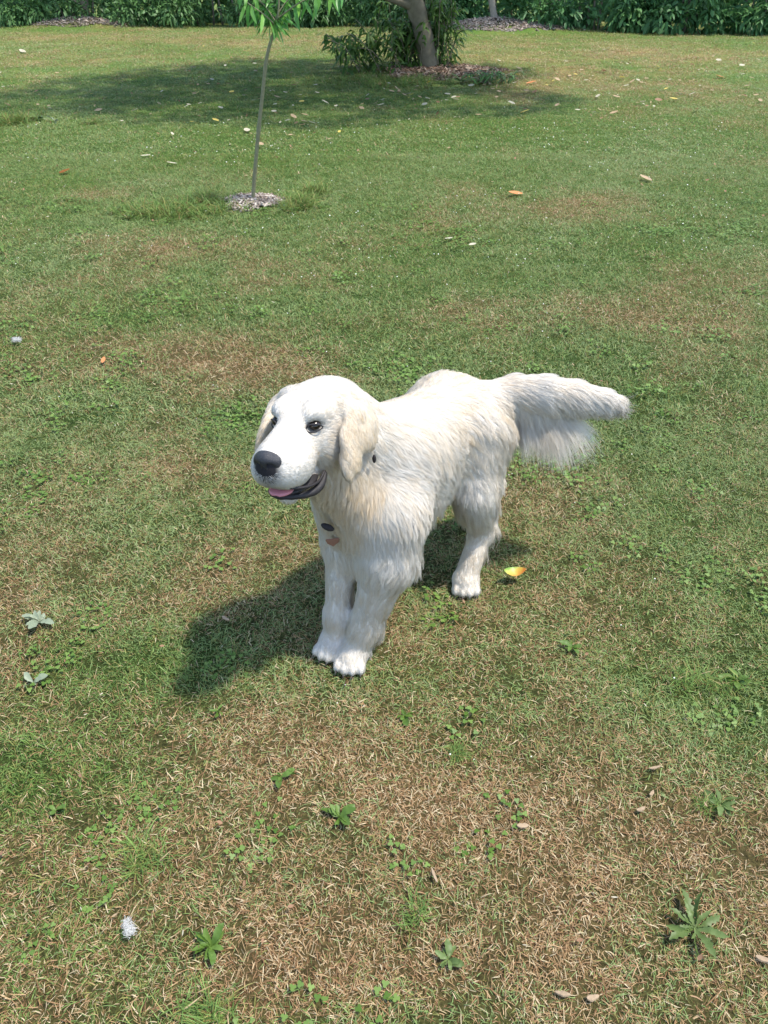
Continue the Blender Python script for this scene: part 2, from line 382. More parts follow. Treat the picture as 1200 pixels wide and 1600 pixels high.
# head
h = HS
ell(H(-.078, 0, -.008), np.array((.086, .064, .055)) * h, HM, .02, -HX, .015, .26, .14)
for s in (1, -1):
    ell(H(-.022, .029 * s, .015), np.array((.031, .021, .021)) * h, HM, .018, -HX + .4 * HZ + .3 * s * HY, .008, .2, 0)
    ell(H(-.056, .033 * s, -.050), np.array((.055, .036, .046)) * h, HM, .025, -HX - .5 * HZ, .022, .28, .16)
    ell(H(.050, .0205 * s, -.054), np.array((.050, .0285, .036)) * h, HM, .012, -HX - .5 * HZ, .006, .2, .0)
cone(H(-.01, 0, -.032), H(.076, 0, -.046),   .043 * h, .036 * h, .02, -HX, .006, .2, 0)
cone(H(-.005, 0, -.006), H(.086, 0, -.024), .025 * h, .0205 * h, .02, -HX, .005, .2, .03)
cone(H(-.05, 0, -.092), H(.048, 0, -.1110), .040 * h, .0180 * h, .02, -HX - .2 * HZ, .010, .2, .1)
for s in (1, -1):   # eye sockets and mouth slit
    ell(H(.004, .0375 * s, .000), np.array((.015, .0125, .0105)) * h, HM, .006, sub=True)
# ears
for s in (1, -1):
    ax_ = HM @ np.array((.18, .30 * s, -1.)); ax_ /= np.linalg.norm(ax_)
    e1 = HM @ np.array((1., -.05 * s, .18)); e1 -= ax_ * (e1 @ ax_); e1 /= np.linalg.norm(e1); e2 = np.cross(ax_, e1); M = np.stack([e1, e2, ax_], 1)
    top = H(-.076, .048 * s, .014)
    cone(top, H(-.074, .074 * s, -.004), .022 * h, .018 * h, .015, ax_, .018, .18, .25)
    ell(H(-.086, .085 * s, -.028), np.array((.054, .0150, .046)) * h, M, .014, ax_ - .15 * e1, .011, .10, .50, fw=2)
    ell(H(-.034, .086 * s, -.050), np.array((.026, .0115, .044)) * h, M, .012, ax_, .011, .10, .55, fw=2)
    ell(H(-.014, .085 * s, -.076), np.array((.015, .0090, .028)) * h, M, .010, ax_, .009, .10, .6, fw=2)
    ell(H(-.094, .070 * s, -.030), np.array((.030, .026, .030)) * h, M, .014, ax_, .018, .12, .4)

def pdist(p, x):
    if p['t'] == 'c':
        ab = p['b'] - p['a']; t_ = np.clip(((x - p['a'].astype(x.dtype)) @ ab.astype(x.dtype)) / (ab @ ab), 0, 1)
        return np.linalg.norm(x - (p['a'] + t_[..., None] * ab).astype(x.dtype), axis=-1) - (p['ra'] + (p['rb'] - p['ra']) * t_)
    q = (x - p['c'].astype(x.dtype)) @ p['M'].astype(x.dtype); r = p['r'].astype(x.dtype)
    k0 = np.linalg.norm(q / r, axis=-1); k1 = np.linalg.norm(q / (r * r), axis=-1) + 1e-6
    return k0 * (k0 - 1) / k1
def pbox(p):
    if p['t'] == 'c':
        lo = np.minimum(p['a'] - p['ra'], p['b'] - p['rb']); hi = np.maximum(p['a'] + p['ra'], p['b'] + p['rb'])
    else:
        e = np.abs(p['M']) @ p['r']; lo = p['c'] - e; hi = p['c'] + e
    return lo - .06, hi + .06
def build_sdf(res):
    lo = np.min([pbox(p)[0] for p in prims], 0); hi = np.max([pbox(p)[1] for p in prims], 0); lo[2] = -.03
    n = np.ceil((hi - lo) / res).astype(int) + 1; D = np.full(n, .12, np.float32)
    g = [(lo[i] + res * np.arange(n[i])).astype(np.float32) for i in range(3)]
    for p in prims:
        a, b = pbox(p); i0 = np.maximum(((a - lo) / res).astype(int), 0); i1 = np.minimum(((b - lo) / res).astype(int) + 2, n)
        sl = tuple(slice(i0[i], i1[i]) for i in range(3))
        X = np.stack(np.meshgrid(g[0][sl[0]], g[1][sl[1]], g[2][sl[2]], indexing='ij'), -1)
        d = pdist(p, X); o = D[sl]; k = p['k']
        if p['sub']:
            hh = np.maximum(k - np.abs(o + d), 0) / k; D[sl] = np.maximum(o, -d) + hh * hh * k * .25
        else:
            hh = np.maximum(k - np.abs(o - d), 0) / k; D[sl] = np.minimum(o, d) - hh * hh * k * .25
    return D, lo, n
def surface_nets(D, lo, res):
    s = D < 0; nx_, ny_, nz_ = D.shape
    offs = [(i, j, k) for i in (0, 1) for j in (0, 1) for k in (0, 1)]
    cnt = sum(s[i:nx_ - 1 + i, j:ny_ - 1 + j, k:nz_ - 1 + k].astype(np.int8) for i, j, k in offs)
    cells = np.argwhere((cnt > 0) & (cnt < 8)); idx = -np.ones((nx_ - 1, ny_ - 1, nz_ - 1), np.int64); idx[tuple(cells.T)] = np.arange(len(cells))
    acc = np.zeros((len(cells), 3)); num = np.zeros(len(cells))
    for a in offs:
        for ax_i in range(3):
            if a[ax_i]: continue
            b = list(a); b[ax_i] = 1
            va = D[tuple((cells + a).T)]; vb = D[tuple((cells + b).T)]; m = (va < 0) != (vb < 0)
            tt = np.where(m, va / np.where(va == vb, 1, va - vb), 0); pt = np.array(a, float)[None] + 0 * acc; pt[:, ax_i] += tt
            acc[m] += pt[m]; num[m] += 1
    V = lo + (cells + acc / num[:, None]) * res; Fc = []
    for ax_i in range(3):
        u, v = (ax_i + 1) % 3, (ax_i + 2) % 3
        sa = [slice(0, -1)] * 3; sb = [slice(0, -1)] * 3; sb[ax_i] = slice(1, None)
        sh = [slice(0, D.shape[i] - (1 if i == ax_i else 0)) for i in range(3)]
        A = s[tuple(slice(0, D.shape[i] - 1) if i == ax_i else slice(0, None) for i in range(3))]
        B = s[tuple(slice(1, None) if i == ax_i else slice(0, None) for i in range(3))]
        e = np.argwhere(A != B); e = e[(e[:, u] > 0) & (e[:, v] > 0) & (e[:, u] < D.shape[u] - 1) & (e[:, v] < D.shape[v] - 1)]
        q = []
        for du, dv in ((-1, -1), (0, -1), (0, 0), (-1, 0)):
            c_ = e.copy(); c_[:, u] += du; c_[:, v] += dv; q.append(idx[tuple(c_.T)])
        q = np.stack(q, 1); ins = A[tuple(e.T)]
        q = np.where(ins[:, None], q, q[:, ::-1]); Fc.append(q)
    return V, np.concatenate(Fc)
RES = .0045
D, lo_, n_ = build_sdf(RES)
DV, DF = surface_nets(D, lo_, RES)
for _ in range(2):      # light smoothing
    acc = np.zeros_like(DV); c_ = np.zeros(len(DV))
    for a in range(4):
        np.add.at(acc, DF[:, a], DV[DF[:, (a + 1) % 4]]); np.add.at(c_, DF[:, a], 1)
        np.add.at(acc, DF[:, a], DV[DF[:, (a + 3) % 4]]); np.add.at(c_, DF[:, a], 1)
    DV = DV * .45 + .55 * acc / c_[:, None]
def grad(x):
    q = (x - lo_) / RES; i = np.clip(np.round(q).astype(int), 1, n_ - 2); g = np.zeros_like(x)
    for a in range(3):
        o = np.zeros(3, int); o[a] = 2
        i1 = np.minimum(i + o, n_ - 1); i0 = np.maximum(i - o, 0)
        g[:, a] = D[tuple(i1.T)] - D[tuple(i0.T)]
    return g / (np.linalg.norm(g, axis=1, keepdims=True) + 1e-9)
def coat(x):
    """hair direction, length, lift and creaminess at surface points x, blended from the nearest body masses"""
    W = np.zeros(len(x)); fl = np.zeros((len(x), 3)); hl = np.zeros(len(x)); lf = np.zeros(len(x)); cr = np.zeros(len(x))
    for p in prims:
        if p['sub']: continue
        a, b = pbox(p); m = np.all((x > a) & (x < b), 1)
        if not m.any(): continue
        d = pdist(p, x[m]); w = np.exp(-np.clip(d + .01, -.02, .2) / .010) * p['fw']
        W[m] += w; fl[m] += w[:, None] * p['fl']; hl[m] += w * p['hl']; lf[m] += w * p['lift']; cr[m] += w * p['cr']
    W += 1e-12
    return fl / W[:, None], hl / W, lf / W, cr / W
dog = empty('dog', (W0[0], W0[1], 0))
tag(dog, 'cream white long haired dog walking over the lawn with its tail held out', 'dog')
def rel(o):
    o.location = o.location - dog.location; o.parent = dog; return o
t = NT('dog_skin'); SKIN = t.bsdf(t.attr('col').outputs['Color'], .8, .15)
dme = fmesh('body', DV, DF, SKIN)
_, _, _, crv = coat(DV)
crv = np.clip(crv + .25 * (fbm(DV[:, 0] + DV[:, 2], DV[:, 1] * 1.3, .09, 5) - .5), 0, 1)[:, None]
skc = (WHITE * .82) * (1 - crv) + CREAM * .8 * crv
q = (DV - HE) @ HM / HS
def blob(c, r): return np.clip(1.25 - np.linalg.norm((q - np.array(c)) / np.array(r), axis=1), 0, 1)[:, None]
dark = np.clip(np.maximum.reduce([blob((.003, .037, 0), (.013, .0135, .010)) * 1.6, blob((.003, -.037, 0), (.012, .0125, .009)) * 1.4, blob((.105, 0, -.040), (.018, .025, .028)) * 2]), 0, 1)
skc = skc * (1 - dark) + np.array((.022, .02, .022)) * dark
vcol(dme, 'col', skc)
body = rel(link('body', dme))

def tube(pts, rad, n=8, cap=True):
    pts = [np.array(p, float) for p in pts]; V = []; Fq = []
    if not hasattr(rad, '__len__'): rad = [rad] * len(pts)
    up = np.array((0, 0, 1.))
    for i, p in enumerate(pts):
        d = pts[min(i + 1, len(pts) - 1)] - pts[max(i - 1, 0)]; d /= np.linalg.norm(d) + 1e-9
        a = np.cross(d, up)
        if np.linalg.norm(a) < 1e-3: a = np.array((1., 0, 0))
        a /= np.linalg.norm(a); b = np.cross(d, a)
        for j in range(n): V.append(p + rad[i] * (math.cos(2 * math.pi * j / n) * a + math.sin(2 * math.pi * j / n) * b))
    for i in range(len(pts) - 1):
        for j in range(n): Fq.append((i * n + j, i * n + (j + 1) % n, (i + 1) * n + (j + 1) % n, (i + 1) * n + j))
    if cap: Fq.append(tuple(range(n))[::-1]); Fq.append(tuple(range((len(pts) - 1) * n, len(pts) * n)))
    return V, Fq
def smooth_line(pts, n=6):
    pts = [np.array(p, float) for p in pts]; out = []
    for i in range(len(pts) - 1):
        p0 = pts[max(i - 1, 0)]; p1 = pts[i]; p2 = pts[i + 1]; p3 = pts[min(i + 2, len(pts) - 1)]
        for k in range(n):
            t_ = k / n; out.append(.5 * (2 * p1 + (p2 - p0) * t_ + (2 * p0 - 5 * p1 + 4 * p2 - p3) * t_ ** 2 + (3 * p1 - p0 - 3 * p2 + p3) * t_ ** 3))
    out.append(pts[-1]); return out
def uvs(c, r, M=None, nu=20, nv=12, fn=None):
    V = []; Fq = []; M = np.eye(3) if M is None else M
    for j in range(nv + 1):
        th = math.pi * j / nv
        for i in range(nu):
            ph = 2 * math.pi * i / nu; d = np.array((math.sin(th) * math.cos(ph), math.sin(th) * math.sin(ph), math.cos(th)))
            s = fn(d) if fn else 1; V.append(np.array(c) + M @ (d * np.array(r) * s))
    for j in range(nv):
        for i in range(nu): Fq.append((j * nu + i, (j + 1) * nu + i, (j + 1) * nu + (i + 1) % nu, j * nu + (i + 1) % nu))
    return V, Fq
NOSE_M = simple('nose_leather', (.020, .020, .024), .38, .5, .3, 900, 0, .5)
LIP_M = simple('lip_skin', (.016, .014, .016), .6, .4, .3, 400, 0, .3)
TONGUE_M = simple('tongue_skin', (.52, .20, .22), .45, .4, .1, 500, 0, .3)
EYE_M = simple('eye_gloss', (.014, .008, .005), .16, .5, .2, 50, 0, 0)
CLAW_M = simple('claw_horn', (.05, .04, .035), .4, .4, .3, 300, 0, 0)
COLLAR_M = simple('collar_webbing', (.022, .018, .018), .7, .3, .3, 400, 0, .3)
TAG_M = simple('collar_tag', (.24, .12, .08), .5, .3, .2, 200, 0, .2)
METAL_M = NT('buckle_metal'); METAL_M = METAL_M.bsdf((.09, .09, .10), .35, .6)
V, Fq = uvs(H(.097, 0, -.029), np.array((.0180, .0240, .0212)) * h, HM, 26, 16,
            lambda d: (1 - .20 * max(0, -d[2]) * (1 - abs(d[1]))) * (1 - .13 * math.exp(-((d[1]) / .10) ** 2) * (d[2] < .2)) * (1 - .55 * math.exp(-(((abs(d[1]) - .52) / .19) ** 2 + ((d[2] + .12) / .22) ** 2)) * (d[0] > 0) + .10 * abs(d[1]) ** 4))
rel(link('nose', mesh('nose', V, Fq, NOSE_M)))
for s in (1, -1):
    V, Fq = uvs(H(-.0035, .0365 * s, 0), np.array((.0106, .0100, .0090)) * h, HM); rel(link('eye', mesh('eye', V, Fq, EYE_M)))
    lid = smooth_line([H(*c_) for c_ in ((.0125, .0255 * s, -.0045), (.0120, .033 * s, .0050), (.0055, .0435 * s, .0055), (-.007, .0495 * s, -.0030), (.004, .0445 * s, -.0072), (.0118, .0345 * s, -.0080), (.0125, .0255 * s, -.0045))], 5)
    V, Fq = tube(lid,   .0013 * h, 6, False); rel(link('eyelid', mesh('eyelid', V, Fq, LIP_M)))
# mouth: dark interior, drooping lips, tongue
V, Fq = uvs(H(.026, 0, -.0965), np.array((.056, .040, .0100)) * h, HM); rel(link('mouth', mesh('mouth', V, Fq, LIP_M)))
lp = [(-.010, .0440, -.090), (.004, .0450, -.102), (.020, .0420, -.1095), (.040, .036, -.1100), (.058, .028, -.1070), (.071, .016, -.1040), (.077, 0, -.1030)]
lp = lp + [(a, -b, c_) for a, b, c_ in lp[-2::-1]]
lr = [.0036, .0070, .0078, .0064, .0056, .0052, .0052]; lr = lr + lr[-2::-1]
sl_ = smooth_line([H(*c_) for c_ in lp], 5); rr = np.interp(np.linspace(0, len(lp) - 1, len(sl_)), np.arange(len(lp)), lr) * h * np.array([1 + .05 * math.sin(i * 1.1) for i in range(len(sl_))])
V, Fq = tube(sl_, list(rr), 8); rel(link('lower_lip', mesh('lower_lip', V, Fq, LIP_M)))
up_ = [(-.008, .044, -.087), (.012, .0450, -.094), (.033, .0450, -.0935), (.056, .0430, -.0880), (.078, .034, -.0815), (.090, .018, -.076), (.095, 0, -.0715)]
up_ = up_ + [(a, -b, c_) for a, b, c_ in up_[-2::-1]]
V, Fq = tube(smooth_line([H(*c_) for c_ in up_], 5), .0026 * h, 6); rel(link('upper_lip', mesh('upper_lip', V, Fq, LIP_M)))
V, Fq = uvs(H(.062, 0, -.0935), np.array((.029, .0235, .0070)) * h, HM @ rotm(0, R(4), 0), 20, 12, lambda d: 1 - .10 * math.exp(-(d[1] / .15) ** 2)); rel(link('tongue', mesh('tongue', V, Fq, TONGUE_M)))
for c_, d2 in CLAWS:
    V, Fq = tube([c_ - d2 * .006, c_ + d2 * .003 + (0, 0, -.002), c_ + d2 * .008 + np.array((0, 0, -.007))], [.0022, .0018, .0007], 6); rel(link('claw', mesh('claw', V, Fq, CLAW_M)))
# collar: a ring round the neck, almost buried in the ruff
COLC = (P(-.03, 0, .50) + H(-.13, 0, -.035)) / 2
def on_coat(px, py, out=.0):
    """coat point that lies on the sight line of a photograph pixel, moved out along its normal"""
    T = R(TILT); q = DV - np.array((0, 0, CAM_H)); fw = np.array((0, math.cos(T), -math.sin(T))); up = np.array((0, math.sin(T), math.cos(T)))
    z = q @ fw; u = 600 + FPX * q[:, 0] / z; v = 800 - FPX * (q @ up) / z; dd_ = np.hypot(u - px, v - py); m = dd_ < max(7, dd_.min() + 2)
    i = np.where(m)[0]; k = i[np.argmin(z[i])]; N = grad(DV[k:k + 1])[0]; return DV[k] + N * out, N
bare = []
pb, N_ = on_coat(520, 818, .026); V, Fq = uvs(pb, (.017, .008, .008), rotm(R(-20), R(12), R(35)), 14, 10, lambda d: 1 + .18 * math.sin(d[0] * 5) * abs(d[2])); rel(link('collar', mesh('collar', V, Fq, COLLAR_M))); bare.append((pb, .009))
pt_, N_ = on_coat(524, 843, .019); a_ = np.array((1, .1, 0)) / 1.005; b_ = np.cross(N_, a_); b_ /= np.linalg.norm(b_)
if b_[2] > 0: b_ = -b_
V = []; 
for dz in (0, .004):
    for q1, q2 in ((-.016, -.014), (.016, -.016), (.013, .002), (.002, .018), (-.012, .003)): V.append(pt_ + a_ * q1 + b_ * q2 + N_ * dz)
Fq = [(0, 1, 2, 3, 4), (9, 8, 7, 6, 5)] + [(i, (i + 1) % 5, (i + 1) % 5 + 5, i + 5) for i in range(5)]; rel(link('collar_tag', mesh('collar_tag', V, Fq, TAG_M, False))); bare.append((pt_, .006))
pb, N_ = on_coat(581, 716, .024); V, Fq = uvs(pb, (.0045, .005, .011), None, 10, 8); rel(link('collar', mesh('collar', V, Fq, COLLAR_M))); bare.append((pb, .012))

# fur
def sample_roots(n, wfn):
    A = DV[DF[:, 0]]; B = DV[DF[:, 1]]; C_ = DV[DF[:, 2]]; E_ = DV[DF[:, 3]]
    ar = np.linalg.norm(np.cross(C_ - A, E_ - B), axis=1) * .5; cen = (A + B + C_ + E_) / 4; w = ar * wfn(cen); f = rng.choice(len(w), n, p=w / w.sum())
    u = rng.uniform(0, 1, (n, 1)); v = rng.uniform(0, 1, (n, 1))
    return (A[f] * (1 - u) + B[f] * u) * (1 - v) + (E_[f] * (1 - u) + C_[f] * u) * v
def local(x): return (x - HE) @ HM / HS
def hairless(x):
    q = local(x); m = np.zeros(len(x), bool)
    for c_, r in (((.006, .037, -.0022), (.020, .0150, .0080)), ((.006, -.037, -.0022), (.020, .0150, .0080)), ((.105, 0, -.028), (.018, .0255, .0215)), ((.045, 0, -.0975), (.070, .07, .0085))):
        m |= np.linalg.norm((q - np.array(c_)) / np.array(r), axis=1) < 1
    m |= x[:, 2] < .006
    for c_, r in bare: m |= np.linalg.norm(x - c_, axis=1) < r * 1.25
    return m
def fur_density(c_):
    hq = local(c_); head = (hq[:, 0] > -.12) & (np.abs(hq[:, 1]) < .11) & (np.abs(hq[:, 2]) < .15)
    return 1 + 2.2 * head + .8 * (c_[:, 2] < .12)
NPT = 7
def grow(x, extra_len=None, kclump=.018, camp=.62, wav=1.0, grav=.75, flow_add=None, rad=.00028, minlen=.0, lock=22):
    x = x[~hairless(x)]; n = len(x); N = grad(x); fl, hl, lf, cr = coat(x)
    if flow_add is not None: fl = fl + flow_add
    hl = np.maximum(hl, minlen)
    if extra_len is not None: hl = hl * extra_len(x, N) if callable(extra_len) else hl * extra_len
    fl = fl - N * np.sum(fl * N, 1, keepdims=True); fl /= np.linalg.norm(fl, axis=1, keepdims=True) + 1e-6
    # slow swirl so that the coat parts and waves
    nz = np.stack([fbm(x[:, 0] * 1 + x[:, 2], x[:, 1] + .7 * x[:, 2], .07, 31, 2), fbm(x[:, 0] - x[:, 2], x[:, 1] * 1.1 + x[:, 2], .07, 37, 2), fbm(x[:, 1] + x[:, 2], x[:, 0], .07, 39, 2)], 1) - .47
    fl = fl + 1.1 * wav * nz + rng.normal(0, .07, (n, 3)); fl = fl - N * np.sum(fl * N, 1, keepdims=True); fl /= np.linalg.norm(fl, axis=1, keepdims=True) + 1e-6
    ln = hl * rng.uniform(.7, 1.15, n); lift = lf * rng.uniform(.6, 1.5, n) + np.where(hl < .012, .12, 0)
    d0 = fl + N * lift[:, None] * 1.6; d0 /= np.linalg.norm(d0, axis=1, keepdims=True); d1 = fl - N * .10 + DN * np.clip(hl / .05, 0, 1)[:, None] * grav; d1 /= np.linalg.norm(d1, axis=1, keepdims=True)
    tt = np.linspace(0, 1, NPT)[None, :, None]; dd = d0[:, None] * (1 - tt) + d1[:, None] * tt
    Q = x[:, None] + np.concatenate([np.zeros((n, 1, 3)), np.cumsum((dd[:, 1:] + dd[:, :-1]) / 2, 1) / (NPT - 1)], 1) * ln[:, None, None]
    # locks: strands lean towards the strand at the middle of their lock
    ng = max(50, int(n / lock)); gi_ = rng.choice(n, ng, replace=False); kd = KDTree(ng)
    for i, j in enumerate(gi_): kd.insert(x[j] + fl[j] * .0, i)
    kd.balance(); near = np.array([kd.find(p)[1] for p in x]); G = gi_[near]
    ph = rng.uniform(0, 6.28, ng)[near][:, None, None]; sw = (np.sin(tt * 5.5 + ph) - np.sin(ph)) * .06 * tt * ln[:, None, None] * wav
    sidev = np.cross(fl, N)[G][:, None]
    same = (np.sum(fl * fl[G], 1) > .3)[:, None, None]; cl = camp * tt ** 1.1 * np.clip(hl / .025, .25, 1)[:, None, None] * same
    off = Q[G] - x[G][:, None]; tgt = x[G][:, None] + off * (ln / (ln[G] + 1e-6))[:, None, None]
    Q = Q * (1 - cl) + tgt * cl + sidev * sw
    lockc = rng.normal(0, 1, ng)[near]
    cr = np.clip(cr + .08 + .15 * lockc * np.clip(hl / .03, .75, 1) + .10 * (hl < .012) + .5 * (fbm(x[:, 0] + x[:, 2], x[:, 1] + x[:, 2] * .5, .06, 45, 3) - .45) + rng.normal(0, .10, n), 0, 1)
    colr = WHITE * (1 - cr[:, None]) + CREAM * cr[:, None]
    qh = local(x); gm = np.clip(1.3 - np.linalg.norm((qh - np.array((.096, 0, -.060))) / np.array((.030, .024, .032)), axis=1), 0, 1)[:, None] * .75
    for s_ in (1, -1):
        g2 = np.clip(1.5 - np.linalg.norm((qh - np.array((.006, .0375 * s_, -.001))) / np.array((.03, .024, .018)), axis=1), 0, 1)[:, None] * .22; colr = colr * (1 - g2) + np.array((.30, .27, .25)) * g2
    colr = colr * (1 - gm) + np.array((.25, .25, .27)) * gm
    NN = N[:, :] + .14 * rng.normal(0, 1, (ng, 3))[near] * np.clip(hl / .03, .6, 1)[:, None] + .22 * rng.normal(0, 1, (n, 3)); NN /= np.linalg.norm(NN, axis=1, keepdims=True)
    rr_ = rad * rng.uniform(.7, 1.3, n)[:, None] * np.linspace(1, .25, NPT)[None] ** .7
    ok = np.linalg.norm(Q[:, -1] - Q[:, 0], axis=1) < np.minimum(1.3 * ln + .004, .22)
    return Q[ok], rr_[ok], colr[ok], NN[ok]
t = NT('dog_fur'); ca = t.attr('col').outputs['Color']
hb = t.new('ShaderNodeBsdfHairPrincipled'); hb.model = 'CHIANG'; hb.parametrization = 'COLOR'; t.L(ca, hb.inputs['Color'])
hb.inputs['Roughness'].default_value = .45; hb.inputs['Radial Roughness'].default_value = .6; hb.inputs['Coat'].default_value = 0; hb.inputs['Random Roughness'].default_value = .2
df = t.new('ShaderNodeBsdfDiffuse'); t.L(ca, df.inputs[0]); t.L(t.attr('nrm').outputs['Vector'], df.inputs['Normal']); mx = t.new('ShaderNodeMixShader'); mx.inputs[0].default_value = .68
t.L(hb.outputs[0], mx.inputs[1]); t.L(df.outputs[0], mx.inputs[2]); t.L(mx.outputs[0], t.out.inputs[0]); FUR = t.m
def hair_object(name, sets, mat, parent, origin):
    Q = np.concatenate([s[0] for s in sets]) - np.array(origin); rr_ = np.concatenate([s[1] for s in sets]); cc = np.concatenate([s[2] for s in sets]); n = len(Q)
    cu = bpy.data.hair_curves.new(name); cu.add_curves([NPT] * n); cu.attributes['position'].data.foreach_set('vector', Q.astype(np.float32).ravel())
    a = cu.attributes.get('radius') or cu.attributes.new('radius', 'FLOAT', 'POINT'); a.data.foreach_set('value', rr_.astype(np.float32).ravel())
    a = cu.attributes.new('col', 'FLOAT_COLOR', 'CURVE'); a.data.foreach_set('color', np.hstack([cc, np.ones((n, 1))]).astype(np.float32).ravel())
    NV = np.concatenate([s[3] for s in sets]); a = cu.attributes.new('nrm', 'FLOAT_VECTOR', 'CURVE'); a.data.foreach_set('vector', NV.astype(np.float32).ravel())
    cu.materials.append(mat); o = bpy.data.objects.new(name, cu); COL.objects.link(o); o.parent = parent; return o
def near_seg(x, pts, r):
    m = np.zeros(len(x), bool)
    for a, b in zip(pts[:-1], pts[1:]):
        ab = b - a; t_ = np.clip((x - a) @ ab / (ab @ ab), 0, 1); m |= np.linalg.norm(x - (a + t_[:, None] * ab), axis=1) < r
    return m
NH = 190000
base = sample_roots(NH, fur_density)
sets = [grow(base)]
# ruff and chest: longer locks
x = sample_roots(60000, lambda c_: np.exp(-((local(c_)[:, 0] + .10) / .12) ** 2) * 0 + np.exp(-(np.linalg.norm((c_ - P(.09, 0, .42)) / np.array((.13, .13, .14)), axis=1)) ** 2) * np.clip((c_[:, 2] - .32) / .08, .03, 1))
x = x[(local(x)[:, 0] < -.06) & ~((local(x)[:, 0] > -.15) & (local(x)[:, 2] > -.12))]; sets.append(grow(x, lambda x, N: np.clip((x[:, 2] - .26) / .13, .3, 1.1), camp=.78, minlen=.040, rad=.0003))
x = sample_roots(22000, lambda c_: near_seg(c_, [P(.10, 0, .46), H(-.07, 0, -.11)], .12) * (grad(c_) @ F3 > -.35)); x = x[local(x)[:, 2] < -.09]; sets.append(grow(x, 1.0, camp=.8, minlen=.042, wav=1.5, rad=.0003))
# feathering: backs of fore legs, thighs, belly
def leg_feather(c_):
    N = grad(c_); back = np.clip((N @ -F3) - .1, 0, 1)
    fore = near_seg(c_, [P(.06, .085, .31), np.array((-.048, 1.365, .11))], .085) | near_seg(c_, [P(.02, -.075, .30), np.array((-.14, 1.405, .12))], .06)
    hind = near_seg(c_, [P(-.43, .05, .45), P(-.36, .08, .2)], .13); bel = (N[:, 2] < -.3) & (c_[:, 2] > .2) & ((c_ - W0) @ F3 < 0)
    return 1.6 * fore * back + hind * back * 1.2 + bel * .5 + 1e-5
x = sample_roots(52000, leg_feather); sets.append(grow(x, 1.0, camp=.7, minlen=.068, flow_add=DN * .6 - F3 * .5, rad=.0003))
# tail: a thick plume and a thin long fringe under its first half
x = sample_roots(50000, lambda c_: near_seg(c_, TAILP, .06) * 1. + 1e-9)
tdir = TAILP[-1] - TAILP[0]; tdir /= np.linalg.norm(tdir)
def plume(x, N): 
    s = np.clip(((x - TAILP[0]) @ tdir) / .36, 0, 1); return .55 + .55 * np.clip(s * 4, 0, 1) * (.55 + .45 * np.clip(.5 - N[:, 2], 0, 1)) * (1 - .45 * np.clip((s - .55) / .45, 0, 1)) + .10 * s
sets.append(grow(x, plume, camp=.7, minlen=.062, flow_add=.12 * DN, rad=.0003, wav=.45, lock=12, grav=.45))
x = sample_roots(9000, lambda c_: near_seg(c_, TAILP, .05) * (grad(c_)[:, 2] < -.1) + 1e-9); sets.append(grow(x, lambda x, N: rng.uniform(.6, 1.1, len(x)) * (1 - .5 * np.clip(((x - TAILP[0]) @ tdir) / .33, 0, 1)), camp=.75, minlen=.088, flow_add=.8 * DN, rad=.00028, wav=.8, lock=12, grav=.9)); q_ = sets[-1][3] * .5 + np.array((.2, -.5, .3)); q_ /= np.linalg.norm(q_, axis=1, keepdims=True); sets[-1] = sets[-1][:3] + (q_,)
x = sample_roots(15000, lambda c_: near_seg(c_, [TAILP[0] * .3 + TAILP[1] * .7, TAILP[2] * .85 + TAILP[3] * .15], .05) * (grad(c_)[:, 2] < -.3) + 1e-9)
sets.append(grow(x, lambda x, N: rng.uniform(.6, 1.2, len(x)) * (1.25 - .5 * np.abs(((x - TAILP[0]) @ tdir) - .14) / .1), camp=.6, minlen=.150, flow_add=2.2 * DN, rad=.00026, wav=.5, lock=12, grav=1.2)); q_ = sets[-1][3] * .25 + np.array((.35, -.75, .45)); q_ /= np.linalg.norm(q_, axis=1, keepdims=True); sets[-1] = sets[-1][:3] + (q_,)
x = sample_roots(1600, lambda c_: np.exp(-(np.linalg.norm(c_ - np.array((.125, 1.80, .585)), axis=1) / .03) ** 2)); sets.append(grow(x, 1.0, camp=.6, minlen=.045, flow_add=-F3 * .3, grav=.2, rad=.00028)); 
x = sample_roots(2600, lambda c_: 1.0 + 0 * c_[:, 0]); x = x[local(x)[:, 0] < -.12]; sets.append(grow(x, 1.25, camp=.1, minlen=.04, grav=.5, rad=.00022))
hair_object('fur', sets, FUR, dog, (W0[0], W0[1], 0))
